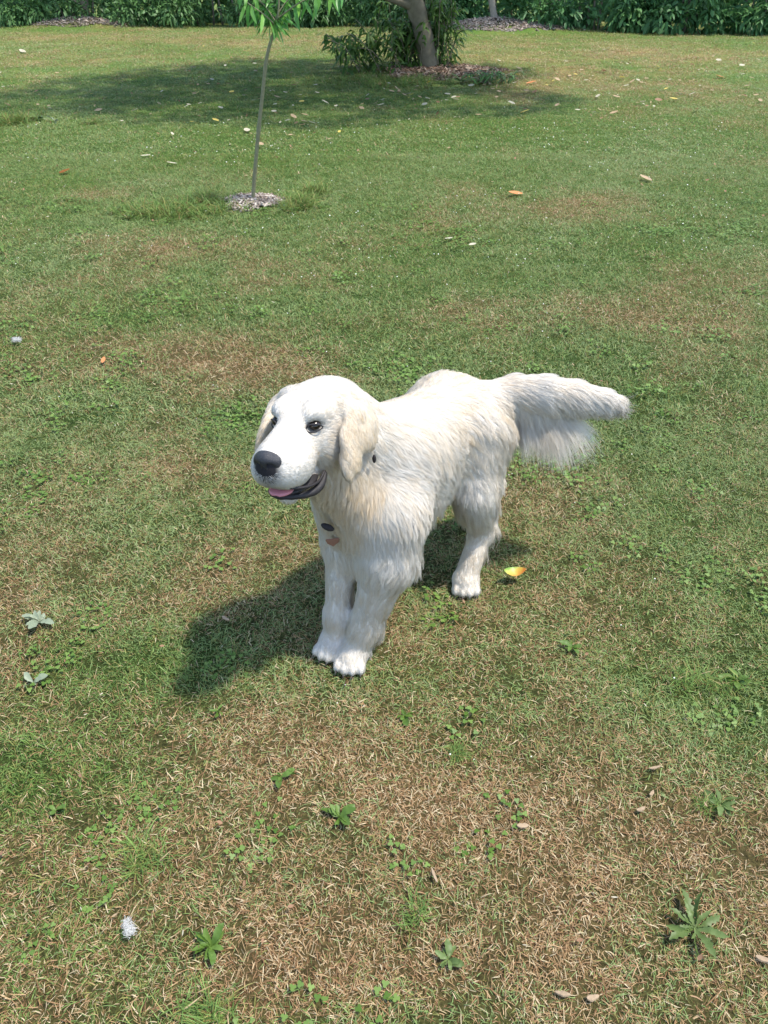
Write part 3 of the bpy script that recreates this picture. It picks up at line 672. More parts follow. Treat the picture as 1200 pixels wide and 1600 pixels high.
# ------------------------------------------------------------------ plants and trees
BARK = simple('bark', (.19, .165, .12), .9, .1, .45, 14, 0, .8)
BARKP = simple('pale_bark', (.30, .26, .21), .9, .1, .35, 14, 0, .8)
TWIG = simple('sapling_bark', (.20, .19, .11), .7, .2, .4, 60, 0, .5)
def leafmat(name, a, b, transl=.4, rough=.5):
    t = NT(name); hu = t.attr('hue').outputs['Fac']; return t.bsdf(t.mix(hu, a, b), rough, .35, transl)
HEDGE_L = leafmat('shrub_leaves', (.05, .12, .035), (.18, .34, .11), .35)
HEDGE_L2 = leafmat('shrub_leaves_bluish', (.045, .13, .045), (.18, .36, .12), .35)
PEACH_L = leafmat('fruit_tree_leaves', (.045, .11, .022), (.12, .22, .045), .4)
SAPL = leafmat('sapling_leaves', (.10, .28, .06), (.24, .48, .10), .5, .35)
def leaves(name, C0, D0, ln, wd, mat, droop=.3, hue=None):
    """lanceolate folded leaves: base points C0, directions D0, lengths ln, widths wd"""
    n = len(C0); D0 = D0 / (np.linalg.norm(D0, axis=1, keepdims=True) + 1e-9)
    s = np.cross(D0, rng.normal(0, 1, (n, 3)) * np.array((.5, .5, 1.5))); s /= np.linalg.norm(s, axis=1, keepdims=True) + 1e-9; u = np.cross(s, D0)
    ln = np.broadcast_to(ln, n)[:, None]; wd = np.broadcast_to(wd, n)[:, None]; g = np.array((0, 0, -1.))
    m1 = C0 + D0 * ln * .38; m2 = C0 + D0 * ln * .72 + g * ln * droop * .25; tp = C0 + D0 * ln * .95 + g * ln * droop * .55
    V = np.stack([C0, m1 + s * wd * .5 + u * wd * .14, m1, m1 - s * wd * .5 + u * wd * .14, m2 + s * wd * .36 + u * wd * .1, m2, m2 - s * wd * .36 + u * wd * .1, tp], 1).reshape(-1, 3)
    b = (np.arange(n) * 8)[:, None]
    F = np.concatenate([b + np.array(q) for q in ((0, 2, 1, 0), (0, 3, 2, 0), (1, 2, 5, 4), (2, 3, 6, 5), (4, 5, 7, 4), (5, 6, 7, 5))])
    tri = F[F[:, 0] == F[:, 3]]; qd = F[F[:, 0] != F[:, 3]]
    T3 = np.concatenate([tri[:, :3], qd[:, :3], qd[:, [0, 2, 3]]]); me = fmesh(name, V, T3, mat, False)
    vflt(me, 'hue', np.repeat(rng.uniform(0, 1, n) if hue is None else hue, 8)); return me
def blob_cloud(n, cs, rs):
    """points in the outer part of several ellipsoids"""
    k = rng.integers(0, len(cs), n); d = rng.normal(0, 1, (n, 3)); d /= np.linalg.norm(d, axis=1, keepdims=True); q = rng.uniform(.35, 1.08, n)[:, None] ** .6
    return np.array(cs)[k] + d * q * np.array(rs)[k], d
def shrub(x, y, w, hgt, mat, label, n, ll=.13, stems=6, spread=1.0):
    o = empty('shrub', (x, y, 0)); tag(o, label, 'shrub', 'shrubs along the far edge of the lawn')
    cs = []; rs = []
    for i in range(16):
        cs.append((rng.uniform(-.5, .5) * w, rng.uniform(-.4, .5) * 1.2, rng.uniform(.18, hgt))); r_ = rng.uniform(.35, .7); rs.append((r_, r_ * .9, r_ * .75))
    for i in range(5): cs.append((rng.uniform(-.5, .5) * w, rng.uniform(-.6, -.1), .28)); rs.append((.45, .4, .3))
    C, d = blob_cloud(n, cs, rs); C[:, 2] = np.abs(C[:, 2]) + .03; cl = fbm(C[:, 0] + x, C[:, 2] + C[:, 1], .5, 91, 3)
    D = d * .7 + rng.normal(0, .5, C.shape) + np.array((0, -.35, -.15)); me = leaves('foliage', C, D, rng.uniform(.6, 1.3, n) * ll, rng.uniform(.6, 1.2, n) * ll * .38, mat, .5, np.clip((cl - .2) * 1.3 + rng.normal(0, .18, n), 0, 1))
    f = link('foliage', me, o); tag(f, kind='stuff')
    V = []; Fq = []
    for i in range(stems):
        a = rng.uniform(-.45, .45) * w; p = smooth_line([(a, rng.uniform(-.1, .3), -.05), (a + rng.normal(0, .15), .1, hgt * .5), (a + rng.normal(0, .4), .1, hgt)], 4)
        v, q = tube(p, list(np.linspace(.03, .012, len(p))), 6); Fq += [tuple(j + len(V) for j in f_) for f_ in q]; V += v
    tag(link('stems', mesh('stems', V, Fq, BARK), o), kind='stuff')
    return o
hx = [(-9.6, 'leafy dark shrub at the far left end of the row'), (-7.9, 'shrub behind the small dead branches left of the mound'), (-6.0, 'dark shrub just right of the mulch mound at top left'),
      (-4.2, 'dark narrow leaved shrub behind and left of the young sapling'), (-2.5, 'shrub seen directly behind the sapling leaves'), (-.9, 'dark shrub between the sapling and the fruit tree'),
      (.8, 'shrub hidden mostly behind the fruit tree trunk'), (2.4, 'shrub behind the thin pale leaning trunk'), (4.0, 'broad leaved green shrub right of the pale leaning trunk'),
      (5.7, 'dark green shrub in the middle of the right hand row'), (7.3, 'bushy shrub near the top right with pointed leaves'), (9.0, 'large leaved shrub in the top right corner')]
for i, (x, lb) in enumerate(hx):
    ly = 21.3 + 1.15 - .27 * max(0, x) - .04 * abs(x) + (.25 if i % 2 else 0)
    shrub(x, ly, 2.0, 2.6, HEDGE_L2 if x > 1.5 else HEDGE_L, lb, 3400 if x < 1.5 else 2800, .15 if x < 1.5 else .21)
wd = link('woodland', leaves('woodland', np.stack([rng.uniform(-22, 24, 14000), rng.uniform(23.6, 25.5, 14000), np.abs(rng.normal(0, 1.6, 14000))], 1), rng.normal(0, 1, (14000, 3)) + (0, -.8, -.3), rng.uniform(.25, .5, 14000), .16, HEDGE_L, .5)); tag(wd, 'dense dark undergrowth filling the gaps behind the shrubs', 'undergrowth', kind='stuff')
# the fruit tree behind the dog
def limb_mesh(name, lines, radii, mat, parent, n=10):
    V = []; Fq = []
    for ln, (r0, r1) in zip(lines, radii):
        p = smooth_line(ln, 6); v, q = tube(p, [(r0 + (r1 - r0) * (k / (len(p) - 1)) ** .8) * (1 + .05 * math.sin(k * 1.3)) for k in range(len(p))], n)
        Fq += [tuple(j + len(V) for j in f_) for f_ in q]; V += v
    return link(name, mesh(name, V, Fq, mat), parent)
tr = empty('fruit_tree', (TREE[0], TREE[1], 0)); tag(tr, 'grey brown fruit tree trunk with leafy shoots round its base, in bark mulch', 'tree')
limb_mesh('trunk', [[(.05, 0, -.1), (0, 0, .10), (-.10, 0, .50), (-.25, .05, .95), (-.36, .05, 1.5), (-.4, .05, 2.1)]], [(.185, .10)], BARK, tr, 14)
limb_mesh('branch', [[(-.20, .0, .80), (-.6, -.05, .92), (-1.3, -.2, 1.15), (-2.4, -.3, 1.7)]], [(.075, .02)], BARK, tr)
limb_mesh('branch', [[(-.28, .0, 1.05), (.3, .1, 1.6), (1.1, .1, 2.2), (2.2, .2, 2.6)]], [(.08, .02)], BARK, tr)
limb_mesh('branch', [[(-.38, .05, 1.9), (-.5, .3, 2.6), (-.9, .3, 3.6)]], [(.08, .02)], BARK, tr)
n = 7500
C, d = blob_cloud(n, [(-2.0, -3.6, 2.7), (-3.6, -3.2, 2.9), (-.4, -3.9, 2.8), (1.6, -3.2, 3.0), (-1.6, 0, 2.6), (0, 0, 3.2), (1.5, -.6, 3.0), (-.9, -1.6, 2.6), (.8, -1.8, 2.8), (-2.6, -.9, 2.5), (-2.4, -2.4, 2.6), (-3.4, -1.8, 2.7), (-.2, -2.6, 2.6)], [(1.3, 1.2, .6)] * 13)
crown = link('crown', leaves('crown', C, d + rng.normal(0, .5, C.shape) + (0, 0, -.4), rng.uniform(.2, .3, n), .085, PEACH_L, .6), tr); tag(crown, kind='stuff')
# hanging leafy shoots at and left of the trunk
def shoots(base, n, hgt, spread, lean, ll, mat, name, parent, per=16):
    CC = []; DD = []; V = []; Fq = []
    for i in range(n):
        b = np.array(base) + np.array((rng.normal(0, 1) * spread[0], rng.normal(0, 1) * spread[1], 0)); az = rng.uniform(0, 6.28)
        e = b + np.array((math.cos(az) * .25 + lean[0], math.sin(az) * .25 + lean[1], rng.uniform(.6, 1) * hgt)); m = (b + e) / 2 + np.array((0, 0, .12 * hgt)); e[2] -= .12 * hgt
        p = smooth_line([b, m, e], 4); v, q = tube(p, .006, 4); Fq += [tuple(j + len(V) for j in f_) for f_ in q]; V += v
        for k in range(per):
            u = (k + 1) / per * (len(p) - 1); j = min(int(u), len(p) - 2); pt = p[j] + (p[j + 1] - p[j]) * (u - j); a2 = rng.uniform(0, 6.28)
            CC.append(pt); DD.append(np.array((math.cos(a2), math.sin(a2), rng.uniform(-.7, .5))))
    o = link(name, leaves(name, np.array(CC), np.array(DD), rng.uniform(.7, 1.2, len(CC)) * ll, ll * .23, mat, .9), parent); tag(o, kind='stuff')
    tag(link('stems', mesh('stems', V, Fq, BARK), parent), kind='stuff')
shoots((-.30, .1, 0), 34, .75, (.26, .2), (-.08, 0), .20, PEACH_L, 'foliage', tr)
shoots((.18, .1, 0), 26, 1.1, (.14, .2), (.05, 0), .17, PEACH_L, 'foliage', tr)
shoots((-.05, .35, .2), 18, 1.3, (.3, .1), (.0, 0), .18, PEACH_L, 'foliage', tr)
fp = U(575, 110); fe = empty('leafy_sucker', fp); tag(fe, 'low arching sucker plant with long dark leaves left of the fruit tree', 'plant')
shoots((0, 0, 0), 22, .62, (.30, .18), (-.22, -.05), .19, PEACH_L, 'foliage', fe, 14)
fp = U(765, 128); fe = empty('weed_clump', fp); tag(fe, 'dark spiky grassy weed clump right of the fruit tree mulch', 'plant')
shoots((0, 0, 0), 22, .17, (.15, .08), (0, 0), .11, HEDGE_L, 'foliage', fe, 7)
# second tree: thin pale leaning trunk on a mulch mound; third: grey stump-like trunk at top left
b2 = empty('pale_tree', (BTREE[0], BTREE[1], .12)); tag(b2, 'thin pale leaning tree trunk rising from the mulch mound near the shrubs', 'tree')
limb_mesh('trunk', [[(.03, 0, -.1), (0, 0, .1), (-.14, 0, .7), (-.22, 0, 1.5), (-.2, 0, 2.6)]], [(.095, .06)], BARKP, b2, 12)
C, d = blob_cloud(3000, [(-.2, 0, 3.2), (.6, 0, 3.0), (-.9, .2, 3.1)], [(1.1, 1, .7)] * 3); o = link('crown', leaves('crown', C, d + rng.normal(0, .5, C.shape), rng.uniform(.1, .2, 3000), .05, PEACH_L, .5), b2); tag(o, kind='stuff')
b3 = empty('grey_tree', (U(137, 40)[0], U(137, 40)[1], .08)); tag(b3, 'grey tree trunk in front of the shrubs on the top left mulch mound', 'tree')
limb_mesh('trunk', [[(.02, 0, -.1), (0, 0, .1), (.03, 0, .7), (0, 0, 1.5), (-.1, 0, 2.6)]], [(.13, .09)], BARK, b3, 12)
for k in range(5):
    a = rng.uniform(-.9, -.1); limb_mesh('branch', [[(-.05, -.05, .35 + .1 * k), (a * .6, -.3, .5 + .08 * k), (a - .5, -.4, .55 + .12 * k)]], [(.02, .006)], BARKP, b3, 6)
C, d = blob_cloud(2600, [(-.2, 0, 3.2), (.6, 0, 3.0), (-.9, .2, 3.1)], [(1.1, 1, .7)] * 3); o = link('crown', leaves('crown', C, d + rng.normal(0, .5, C.shape), rng.uniform(.1, .2, 2600), .05, PEACH_L, .5), b3); tag(o, kind='stuff')

# sapling
sp = empty('sapling', (SAP[0], SAP[1], 0)); tag(sp, 'young sapling with a thin bare stem and bright green drooping leaves', 'sapling')
def sapz(px, py):   # point on the sapling's plane y = SAP[1]
    x = (px - 600) / FPX; y = -(py - 800) / FPX; T = R(TILT); d = np.array([x, math.cos(T) + y * math.sin(T), -math.sin(T) + y * math.cos(T)])
    return np.array([0, 0, CAM_H]) + d * (SAP[1] / d[1]) - np.array((SAP[0], SAP[1], 0))
stem = [sapz(396, 330), sapz(396, 300), sapz(403, 215), sapz(411, 140), sapz(416, 95), sapz(424, 62), sapz(431, 40)]
top = stem[-1]; stem += [top + (.03, .0, .12), top + (.05, .02, .45), top + (.02, .0, .9)]
pl = smooth_line(stem, 6); rads = list(np.interp(np.linspace(0, 1, len(pl)), [0, .55, .6, 1], [.015, .011, .008, .004]))
rads = [r_ * (1.22 if k % 9 == 4 else 1) for k, r_ in enumerate(rads)]
V, Fq = tube(pl, rads, 10); link('stem', mesh('stem', V, Fq, TWIG), sp)
lm = []
for k in range(6):
    C0 = np.zeros((1, 3)); rng_l = rng.uniform(.8, 1.2)
    V = []; Fq = []; nseg = 7
    for j in range(nseg + 1):
        u = j / nseg; w = .095 * math.sin(math.pi * min(1, u * 1.02 + .02)) ** .8 * (1 - .35 * u); zc = -.35 * u ** 2 * (.6 + .2 * k)
        for sgn, up2 in ((-1, .28), (0, 0), (1, .28)): V.append((u, sgn * w * (1 + .08 * math.sin(j * 2 + k)), zc * .5 + abs(sgn) * w * up2 + .01 * math.sin(u * 9 + k)))
    for j in range(nseg):
        for c in (0, 1): Fq.append((j * 3 + c, j * 3 + c + 1, j * 3 + 4 + c, j * 3 + 3 + c))
    me = mesh('leaf', V, Fq, SAPL); vflt(me, 'hue', [rng.uniform(0, 1)] * len(V)); lm.append(me)
def put_leaf(p, d, ln, parent, i):
    o = link('leaf', lm[i % 6], parent); d = Vector(d).normalized(); o.location = tuple(p)
    o.rotation_euler = (d.to_track_quat('X', 'Z') @ Matrix.Rotation(rng.normal(0, .6), 3, 'X').to_quaternion()).to_euler(); o.scale = (ln, ln * 1.15, ln); return o
br = [[top + (.0, 0, .02), top + (-.07, -.02, .12), top + (-.20, 0, .22)], [top + (.0, 0, .04), top + (.09, .02, .14), top + (.24, .0, .24)], [top + (.0, 0, .0), top + (-.06, -.06, .06), top + (-.16, -.1, .13)], [top + (.0, 0, .03), top + (.20, -.05, .14), top + (.44, -.08, .20)], [top + (.02, 0, .15), top + (-.15, .1, .3), top + (-.35, .1, .38)],
      [top + (.03, 0, .2), top + (.2, -.1, .34), top + (.42, -.1, .36)], [top + (.04, 0, .35), top + (-.1, -.1, .6), top + (-.25, -.15, .7)], [top + (.04, 0, .4), top + (.2, .1, .65), top + (.3, .1, .8)]]
k = 0
for ln in br:
    p = smooth_line(ln, 5); v, q = tube(p, list(np.linspace(.006, .003, len(p))), 6); link('twig', mesh('twig', v, q, TWIG), sp)
    for j in range(14):
        u = (j + 1) / 14 * (len(p) - 1); i0 = min(int(u), len(p) - 2); pt = p[i0] + (p[i0 + 1] - p[i0]) * (u - i0); a = rng.uniform(0, 6.28)
        put_leaf(pt, (math.cos(a) * .6, math.sin(a) * .5, -rng.uniform(.2, 1.0)), rng.uniform(.12, .17), sp, k); k += 1
for j in range(10):
    a = rng.uniform(0, 6.28); put_leaf(top + (.01, 0, .01 + j * .012), (math.cos(a) * .9, math.sin(a) * .4, -rng.uniform(.0, .5)), rng.uniform(.10, .16), sp, k); k += 1

# mulch: bark and wood chips heaped round the trees
def chips(name, cx, cy, rx, ry, n, size, cols, label, h0=.02, hfun=None):
    V = []; Fq = []; hu = []
    for i in range(n):
        a = rng.uniform(0, 6.28); q = math.sqrt(rng.uniform()) * (1 + .16 * math.sin(3 * a + 1) + .10 * math.sin(7 * a)) * (1.35 if rng.uniform() < .06 else 1); x = cx + q * math.cos(a) * rx; y = cy + q * math.sin(a) * ry
        l, w, th = size * rng.uniform(.5, 1.5), size * rng.uniform(.18, .45), size * .10; M = rotm(rng.uniform(0, 6.28), rng.normal(0, .3), rng.normal(0, .35))
        z = h0 * (1 - q * q * .8) * rng.uniform(.4, 1.1) + .004 + float(ground_z(np.array([x]), np.array([y]))[0] + GEXTRA(np.array([x]), np.array([y]))[0]); n0 = len(V)
        for sx, sy in ((-1, -.7), (.8, -1), (1, .8), (-.9, 1)):
            for sz in (-1, 1): V.append(np.array((x, y, z)) + M @ np.array((sx * l / 2, sy * w / 2, sz * th)))
        Fq += [tuple(n0 + j for j in f_) for f_ in ((0, 2, 4, 6), (7, 5, 3, 1), (0, 1, 3, 2), (2, 3, 5, 4), (4, 5, 7, 6), (6, 7, 1, 0))]; hu += [rng.uniform()] * 8
    t = NT(name + '_chips'); m = t.bsdf(t.ramp(t.attr('hue').outputs['Fac'], cols).outputs[0], .9, .1); me = mesh(name, V, Fq, m, False); vflt(me, 'hue', hu)
    o = link(name, me); tag(o, label, 'mulch', kind='stuff'); return o
chips('mulch', SAP[0] - .02, SAP[1], .225, .21, 950, .035, [(0, (.12, .09, .07)), (.4, (.28, .22, .17)), (1, (.50, .44, .37))], 'pale wood chip mulch ring at the foot of the sapling', .035)
chips('mulch', TREE[0] + .15, TREE[1] - .35, .95, .75, 1500, .07, [(0, (.10, .06, .04)), (.5, (.24, .15, .10)), (1, (.45, .34, .25))], 'reddish bark mulch at the foot of the fruit tree', .05)
chips('mulch', BTREE[0] + .2, BTREE[1] - .1, 1.6, .85, 2200, .08, [(0, (.12, .09, .07)), (.5, (.26, .20, .16)), (1, (.42, .36, .3))], 'grey brown mulch mound under the thin pale tree', .04)
chips('mulch', MOUND2[0] + .1, MOUND2[1], 1.3, .7, 1500, .08, [(0, (.09, .07, .05)), (.5, (.20, .16, .12)), (1, (.38, .32, .27))], 'brown mulch mound under the grey tree at top left', .04)
# longer grass left and right of the sapling, and other uncut tufts
tall = [blade_mesh('tall_tuft', 40, .05, .07, .17, .0042, GRASS, lie=.55, seed=s + 300) for s in range(5)]
def tall_clump(name, spots, label, cat='grass'):
    P_ = []; 
    for px, py, rx, ry, n, sc in spots:
        c = U(px, py); ex = abs(U(px + rx, py)[0] - c[0]); ey = abs(U(px, py - ry)[1] - U(px, py + ry)[1]) / 2
        for i in range(n): P_.append((c[0] + rng.normal(0, .5) * ex, c[1] + rng.normal(0, .5) * ey, 0, sc * rng.uniform(.7, 1.2)))
    P_ = np.array(P_); k = len(P_); Z = rng.normal
    return scatter(name, P_[:, :3], dict(dry=np.full(k, .06), tone=np.full(k, .1), rot=rng.uniform(0, 6.28, k), scl=P_[:, 3], sclz=P_[:, 3], pick=rng.integers(0, 5, k) + .01, tx=Z(0, .15, k), ty=Z(0, .15, k)), tall, label, cat)
tall_clump('long_grass', [(270, 330, 85, 14, 110, .9), (318, 316, 34, 9, 50, 1.0)], 'long dark grass left uncut left of the sapling mulch')
tall_clump('long_grass', [(468, 318, 20, 16, 60, .9), (488, 300, 20, 8, 26, .9)], 'long grass tuft right of the sapling mulch')
tall_clump('long_grass', [(600, 130, 110, 12, 60, 1.3), (30, 190, 50, 8, 40, 1.2)], 'rough uncut grass below the fruit tree suckers and at the left edge')
tall_clump('long_grass', [(1100, 1070, 60, 22, 12, .38), (210, 1340, 30, 25, 6, .45), (330, 1590, 30, 15, 6, .5), (640, 1440, 20, 20, 3, .4), (150, 190, 20, 5, 4, 1), (720, 1180, 15, 10, 3, .35), (1110, 1260, 25, 10, 5, .4)], 'scattered longer green blades in the mown lawn')

# ------------------------------------------------------------------ weeds, fallen leaves and bits on the lawn
WEEDM = leafmat('weed_leaf', (.06, .10, .022), (.14, .20, .06), .3)
WEEDG = leafmat('weed_leaf_green', (.05, .11, .015), (.12, .20, .035), .3)
PALEL = leafmat('pale_leaf', (.17, .21, .13), (.23, .27, .18), .2)
def broad_leaf(L, w, jag, seed):
    r = np.random.default_rng(seed); n = 12; V = []; Fq = []
    for j in range(n + 1):
        u = j / n; ww = w * math.sin(math.pi * (u ** 1.3 * .96 + .02)) ** .7 * (1 - jag * (j % 2)) ; ww = max(ww, .001); z = .10 * L * math.sin(u * 2.6) + r.normal(0, .015) * L
        cv = .16 * L * math.sin(seed) * u * u + .02 * L * math.sin(u * 9 + seed); V += [(u * L, cv - ww, z + ww * .4), (u * L, cv, z), (u * L, cv + ww * r.uniform(.8, 1.1), z + ww * .4)]
    for j in range(n):
        for c in (0, 1): Fq.append((j * 3 + c, j * 3 + c + 1, j * 3 + 4 + c, j * 3 + 3 + c))
    return V, Fq
def rosette(px, py, label, n, L, w, jag, mat, name='weed', seed=1):
    r = np.random.default_rng(seed); c = U(px, py); o = empty(name, (c[0], c[1], .002)); tag(o, label, 'weed'); V, Fq = broad_leaf(1, w / L, jag, seed); me = mesh('leaf', V, Fq, mat); vflt(me, 'hue', [.5] * len(V))
    V2, F2 = broad_leaf(1, w / L * .85, jag * .7, seed + 1); me2 = mesh('leaf', V2, F2, mat); vflt(me2, 'hue', [.9] * len(V2))
    for i in range(n):
        q = link('leaf', (me, me2)[i % 2], o); s = L * r.uniform(.35, 1.05); q.scale = (s, s, s); q.rotation_euler = (r.normal(0, .55), -r.uniform(-.05, .45), i * 2.399 + r.normal(0, .5)); q.location = (0, 0, .001)
    return o
def ROS(px, py, label, n, L, w, jag, mat, name='weed', seed=1): return rosette(px, py, label, int(n * 1.7), L * .85, w * .75, jag, mat, name, seed)
ROS(1085, 1452, 'large jagged dandelion rosette at lower right of the lawn', 11, .085, .014, .42, WEEDM, seed=3)
ROS(530, 1278, 'flat dark green rosette weed below the middle of the picture', 7, .05, .013, .1, WEEDG, seed=4)
ROS(1125, 1258, 'pale green weed at the right edge in dry grass', 7, .055, .012, .1, WEEDM, seed=5)
ROS(1150, 1065, 'bright green broad leaf weed in the green patch at right', 6, .055, .016, .05, WEEDG, seed=6)
ROS(893, 1012, 'small bright green weed right of the dog', 5, .04, .011, .05, WEEDG, seed=7)
ROS(62, 972, 'pale grey green flat weed at the left edge beside the dog shadow', 8, .065, .016, .2, PALEL, seed=8)
ROS(52, 1068, 'pale two leaved weed at the left edge below the flat one', 3, .05, .014, .05, PALEL, seed=9)
ROS(88, 1268, 'yellow green seedling in the green patch at lower left', 3, .03, .011, 0, WEEDG, seed=10)
ROS(340, 1112, 'little yellow green shoot under the dog shadow', 4, .03, .007, .0, WEEDG, seed=11)
ROS(632, 1120, 'clover like weed in front of the dog paws', 6, .035, .012, .0, WEEDG, seed=12)
ROS(440, 1215, 'low green weed left of the dry centre of the foreground', 5, .04, .012, .1, WEEDG, seed=13)
ROS(330, 1480, 'dark low weed right of the white feather', 10, .05, .012, .1, WEEDG, seed=14)
ROS(700, 1500, 'grey green weed near the bottom centre', 6, .045, .012, .1, WEEDM, seed=15)
ROS(722, 128, 'pale broad leaved plant in front of the fruit tree mulch', 9, .24, .045, .0, WEEDM, seed=16)
ROS(60, 186, 'broad leaved pale green weed at the left edge far up the lawn', 8, .16, .035, 0, WEEDM, seed=17)
ROS(86, 190, 'light green broad leaf lying at the left edge', 2, .14, .04, 0, PALEL, seed=18)
def leafmesh(name, mat, L=1, w=.28, seed=0, curl=.25):
    r = np.random.default_rng(seed); V = []; Fq = []; n = 8
    for j in range(n + 1):
        u = j / n; ww = w * math.sin(math.pi * (u * .94 + .03)) ** .75; z = curl * (u - .5) ** 2 + .02
        V += [(u - .5, -ww, z + ww * .35 + r.normal(0, .01)), (u - .5, .03 * math.sin(u * 5), z), (u - .5, ww, z + ww * .25 + r.normal(0, .01))]
    for j in range(n):
        for c in (0, 1): Fq.append((j * 3 + c, j * 3 + c + 1, j * 3 + 4 + c, j * 3 + 3 + c))
    return mesh(name, V, Fq, mat)
def fm(name, c): return simple(name, c, .6, .3, .25, 40, .25, .2)
LF = {k: fm('dry_leaf_' + k, c) for k, c in dict(tan=(.42, .30, .18), yellow=(.62, .48, .12), cream=(.50, .45, .33), orange=(.62, .24, .09), brown=(.28, .16, .09)).items()}
LMS = {k: [leafmesh('fallen_leaf', m, seed=s, w=.2 + .06 * (s % 3)) for s in range(3)] for k, m in LF.items()}
def fallen(px, py, kind, L, label, rz=None, group=None, i=0, z=.022):
    c = U(px, py); g = float((ground_z(c[:1], c[1:2]) + GEXTRA(c[:1], c[1:2]))[0]); o = link('fallen_leaf', LMS[kind][i % 3]); o.location = (c[0], c[1], g + z); o.scale = (L, L, L * .8)
    o.rotation_euler = (rng.normal(0, .2), rng.normal(0, .2), rng.uniform(0, 6.28) if rz is None else rz); tag(o, label, 'leaf', group); return o
for i, (px, py, kd_, L, lb) in enumerate([(163, 568, 'orange', .05, 'small orange leaf left of the dog head'), (805, 306, 'orange', .11, 'bright orange leaf on the lawn right of the sapling'), (102, 271, 'orange', .11, 'peach coloured leaf on the lawn left of the sapling'),
        (269, 257, 'cream', .10, 'cream leaf on the lawn above and left of the mulch ring'), (1008, 282, 'tan', .13, 'curled tan leaf on the green lawn at right'), (738, 386, 'cream', .05, 'white speck like petal on the lawn above the dog'),
        (701, 376, 'cream', .07, 'thin cream leaf just left of the white petal'), (386, 205, 'cream', .13, 'large pale leaf right beside the sapling stem'), (36, 84, 'cream', .18, 'largest pale leaf on the lawn at top left'), (228, 245, 'cream', .09, 'small pale leaf left of the sapling stem'),
        (890, 118, 'yellow', .13, 'bright yellow leaf right of the fruit tree'), (806, 117, 'yellow', .12, 'golden leaf beside the spiky weed clump'), (1124, 123, 'orange', .16, 'orange leaf lying at the far right of the lawn'), (820, 176, 'yellow', .11, 'yellow leaf below the fruit tree mulch'), (830, 130, 'orange', .15, 'orange brown leaf right of the spiky weed clump')]):
    fallen(px, py, kd_, L, lb, i=i)
R2 = random.Random(4); cnt = 0
def litter(n, x0, x1, y0, y1, lab, grp):
    for i in range(n):
        px = R2.uniform(x0, x1); py = R2.triangular(y0, y1, (y0 + y1) / 2); kd_ = R2.choice(['tan', 'cream', 'yellow', 'cream', 'cream', 'tan', 'brown', 'tan']); fallen(px, py, kd_, R2.uniform(.045, .10), lab.replace('#', kd_), group=kd_ + ' ' + grp, i=i, z=.035)
litter(90, 240, 600, 70, 235, '# fallen leaf in the shade between the sapling and the fruit tree', 'fallen leaves left of the fruit tree')
litter(120, 700, 1190, 62, 190, 'small # fallen leaf on the dry lawn right of the fruit tree', 'fallen leaves right of the fruit tree')
litter(40, 590, 720, 108, 185, 'small # fallen leaf in front of the fruit tree trunk', 'fallen leaves in front of the fruit tree')
litter(16, 0, 230, 80, 215, '# fallen leaf at the upper left of the lawn', 'fallen leaves at the upper left')
# tiny white petals and daisies in the grass
PET = simple('petal', (.75, .73, .68), .6, .2, .1, 50, .2, 0)
def petal_meshes(): return [mesh('petal', [(-.004, 0, 0), (0, -.003, .001), (.004, 0, 0), (0, .0035, .001)], [(0, 1, 2, 3)], PET)]
k = 2200; yy = 1.0 + 8 * rng.uniform(0, 1, k) ** 1.0; xx = rng.uniform(-1, 1, k) * (yy * .62 + .5); mk = (fbm(xx, yy, .8, 123, 3) > .47) & (rng.uniform(0, 1, k) < np.clip(yy / 4, .12, 1)); xx = xx[mk]; yy = yy[mk]; k = len(xx)
scatter('petals', np.stack([xx, yy, np.full(k, .026)], 1), dict(rot=rng.uniform(0, 6.28, k), scl=rng.uniform(.5, 1.1, k) * np.clip(yy / 4, .6, 2.), sclz=np.ones(k), pick=np.zeros(k) + .01, tx=rng.normal(0, .3, k), ty=rng.normal(0, .3, k)), petal_meshes(), 'tiny white petals and clover flower heads scattered in the lawn', 'petals')
# wood chips and twigs in the foreground
CHIPM = simple('chip_wood', (.30, .22, .14), .8, .2, .3, 120, 0, .6); ROOT = simple('root_brown', (.06, .025, .015), .8, .2, .4, 200, 0, .6)
def chip(px, py, L, w, rz, label, mat=CHIPM, name='wood_chip', cat='wood chip', z=.010):
    c = U(px, py); r = np.random.default_rng(int(px)); L *= .75; w *= .7; V = []; Fq = []; n = 6
    for j in range(n + 1):
        u = j / n - .5; ww = w / 2 * (1 - abs(u) ** 3 * 5) * r.uniform(.8, 1.1); th = w * .2 * r.uniform(.7, 1.2)
        for a, b in ((-1, -.6), (-.7, .8), (.6, 1), (1, -.4)): V.append((u * L, a * ww + .1 * L * u * u, b * th))
    for j in range(n):
        for q in range(4): Fq.append((j * 4 + q, j * 4 + (q + 1) % 4, j * 4 + 4 + (q + 1) % 4, j * 4 + 4 + q))
    Fq += [(3, 2, 1, 0), tuple(n * 4 + q for q in range(4))]
    o = link(name, mesh(name, V, Fq, mat, False)); o.location = (c[0], c[1], z); o.rotation_euler = (r.normal(0, .2), r.normal(0, .15), rz); tag(o, label, cat); return o
chip(353, 970, .042, .014, -.7, 'pale wood chip lying in the dog shadow')
chip(816, 1294, .034, .017, .1, 'stubby tan wood chip in the dry grass at lower right')
chip(678, 1371, .040, .009, -1.2, 'narrow cream wood chip below the centre of the foreground')
chip(1000, 1268, .026, .014, .3, 'small tan chip left of the pale green weed at right')
chip(1017, 1243, .022, .012, .8, 'smallest chip above the tan one near the right weed')
chip(1022, 1203, .036, .010, .1, 'grey flat chip higher up in the dry grass at right')
chip(878, 1556, .036, .014, -.3, 'light chip near the bottom edge of the lawn')
chip(925, 1562, .030, .016, .2, 'brown tan chip beside the light one at the bottom edge')
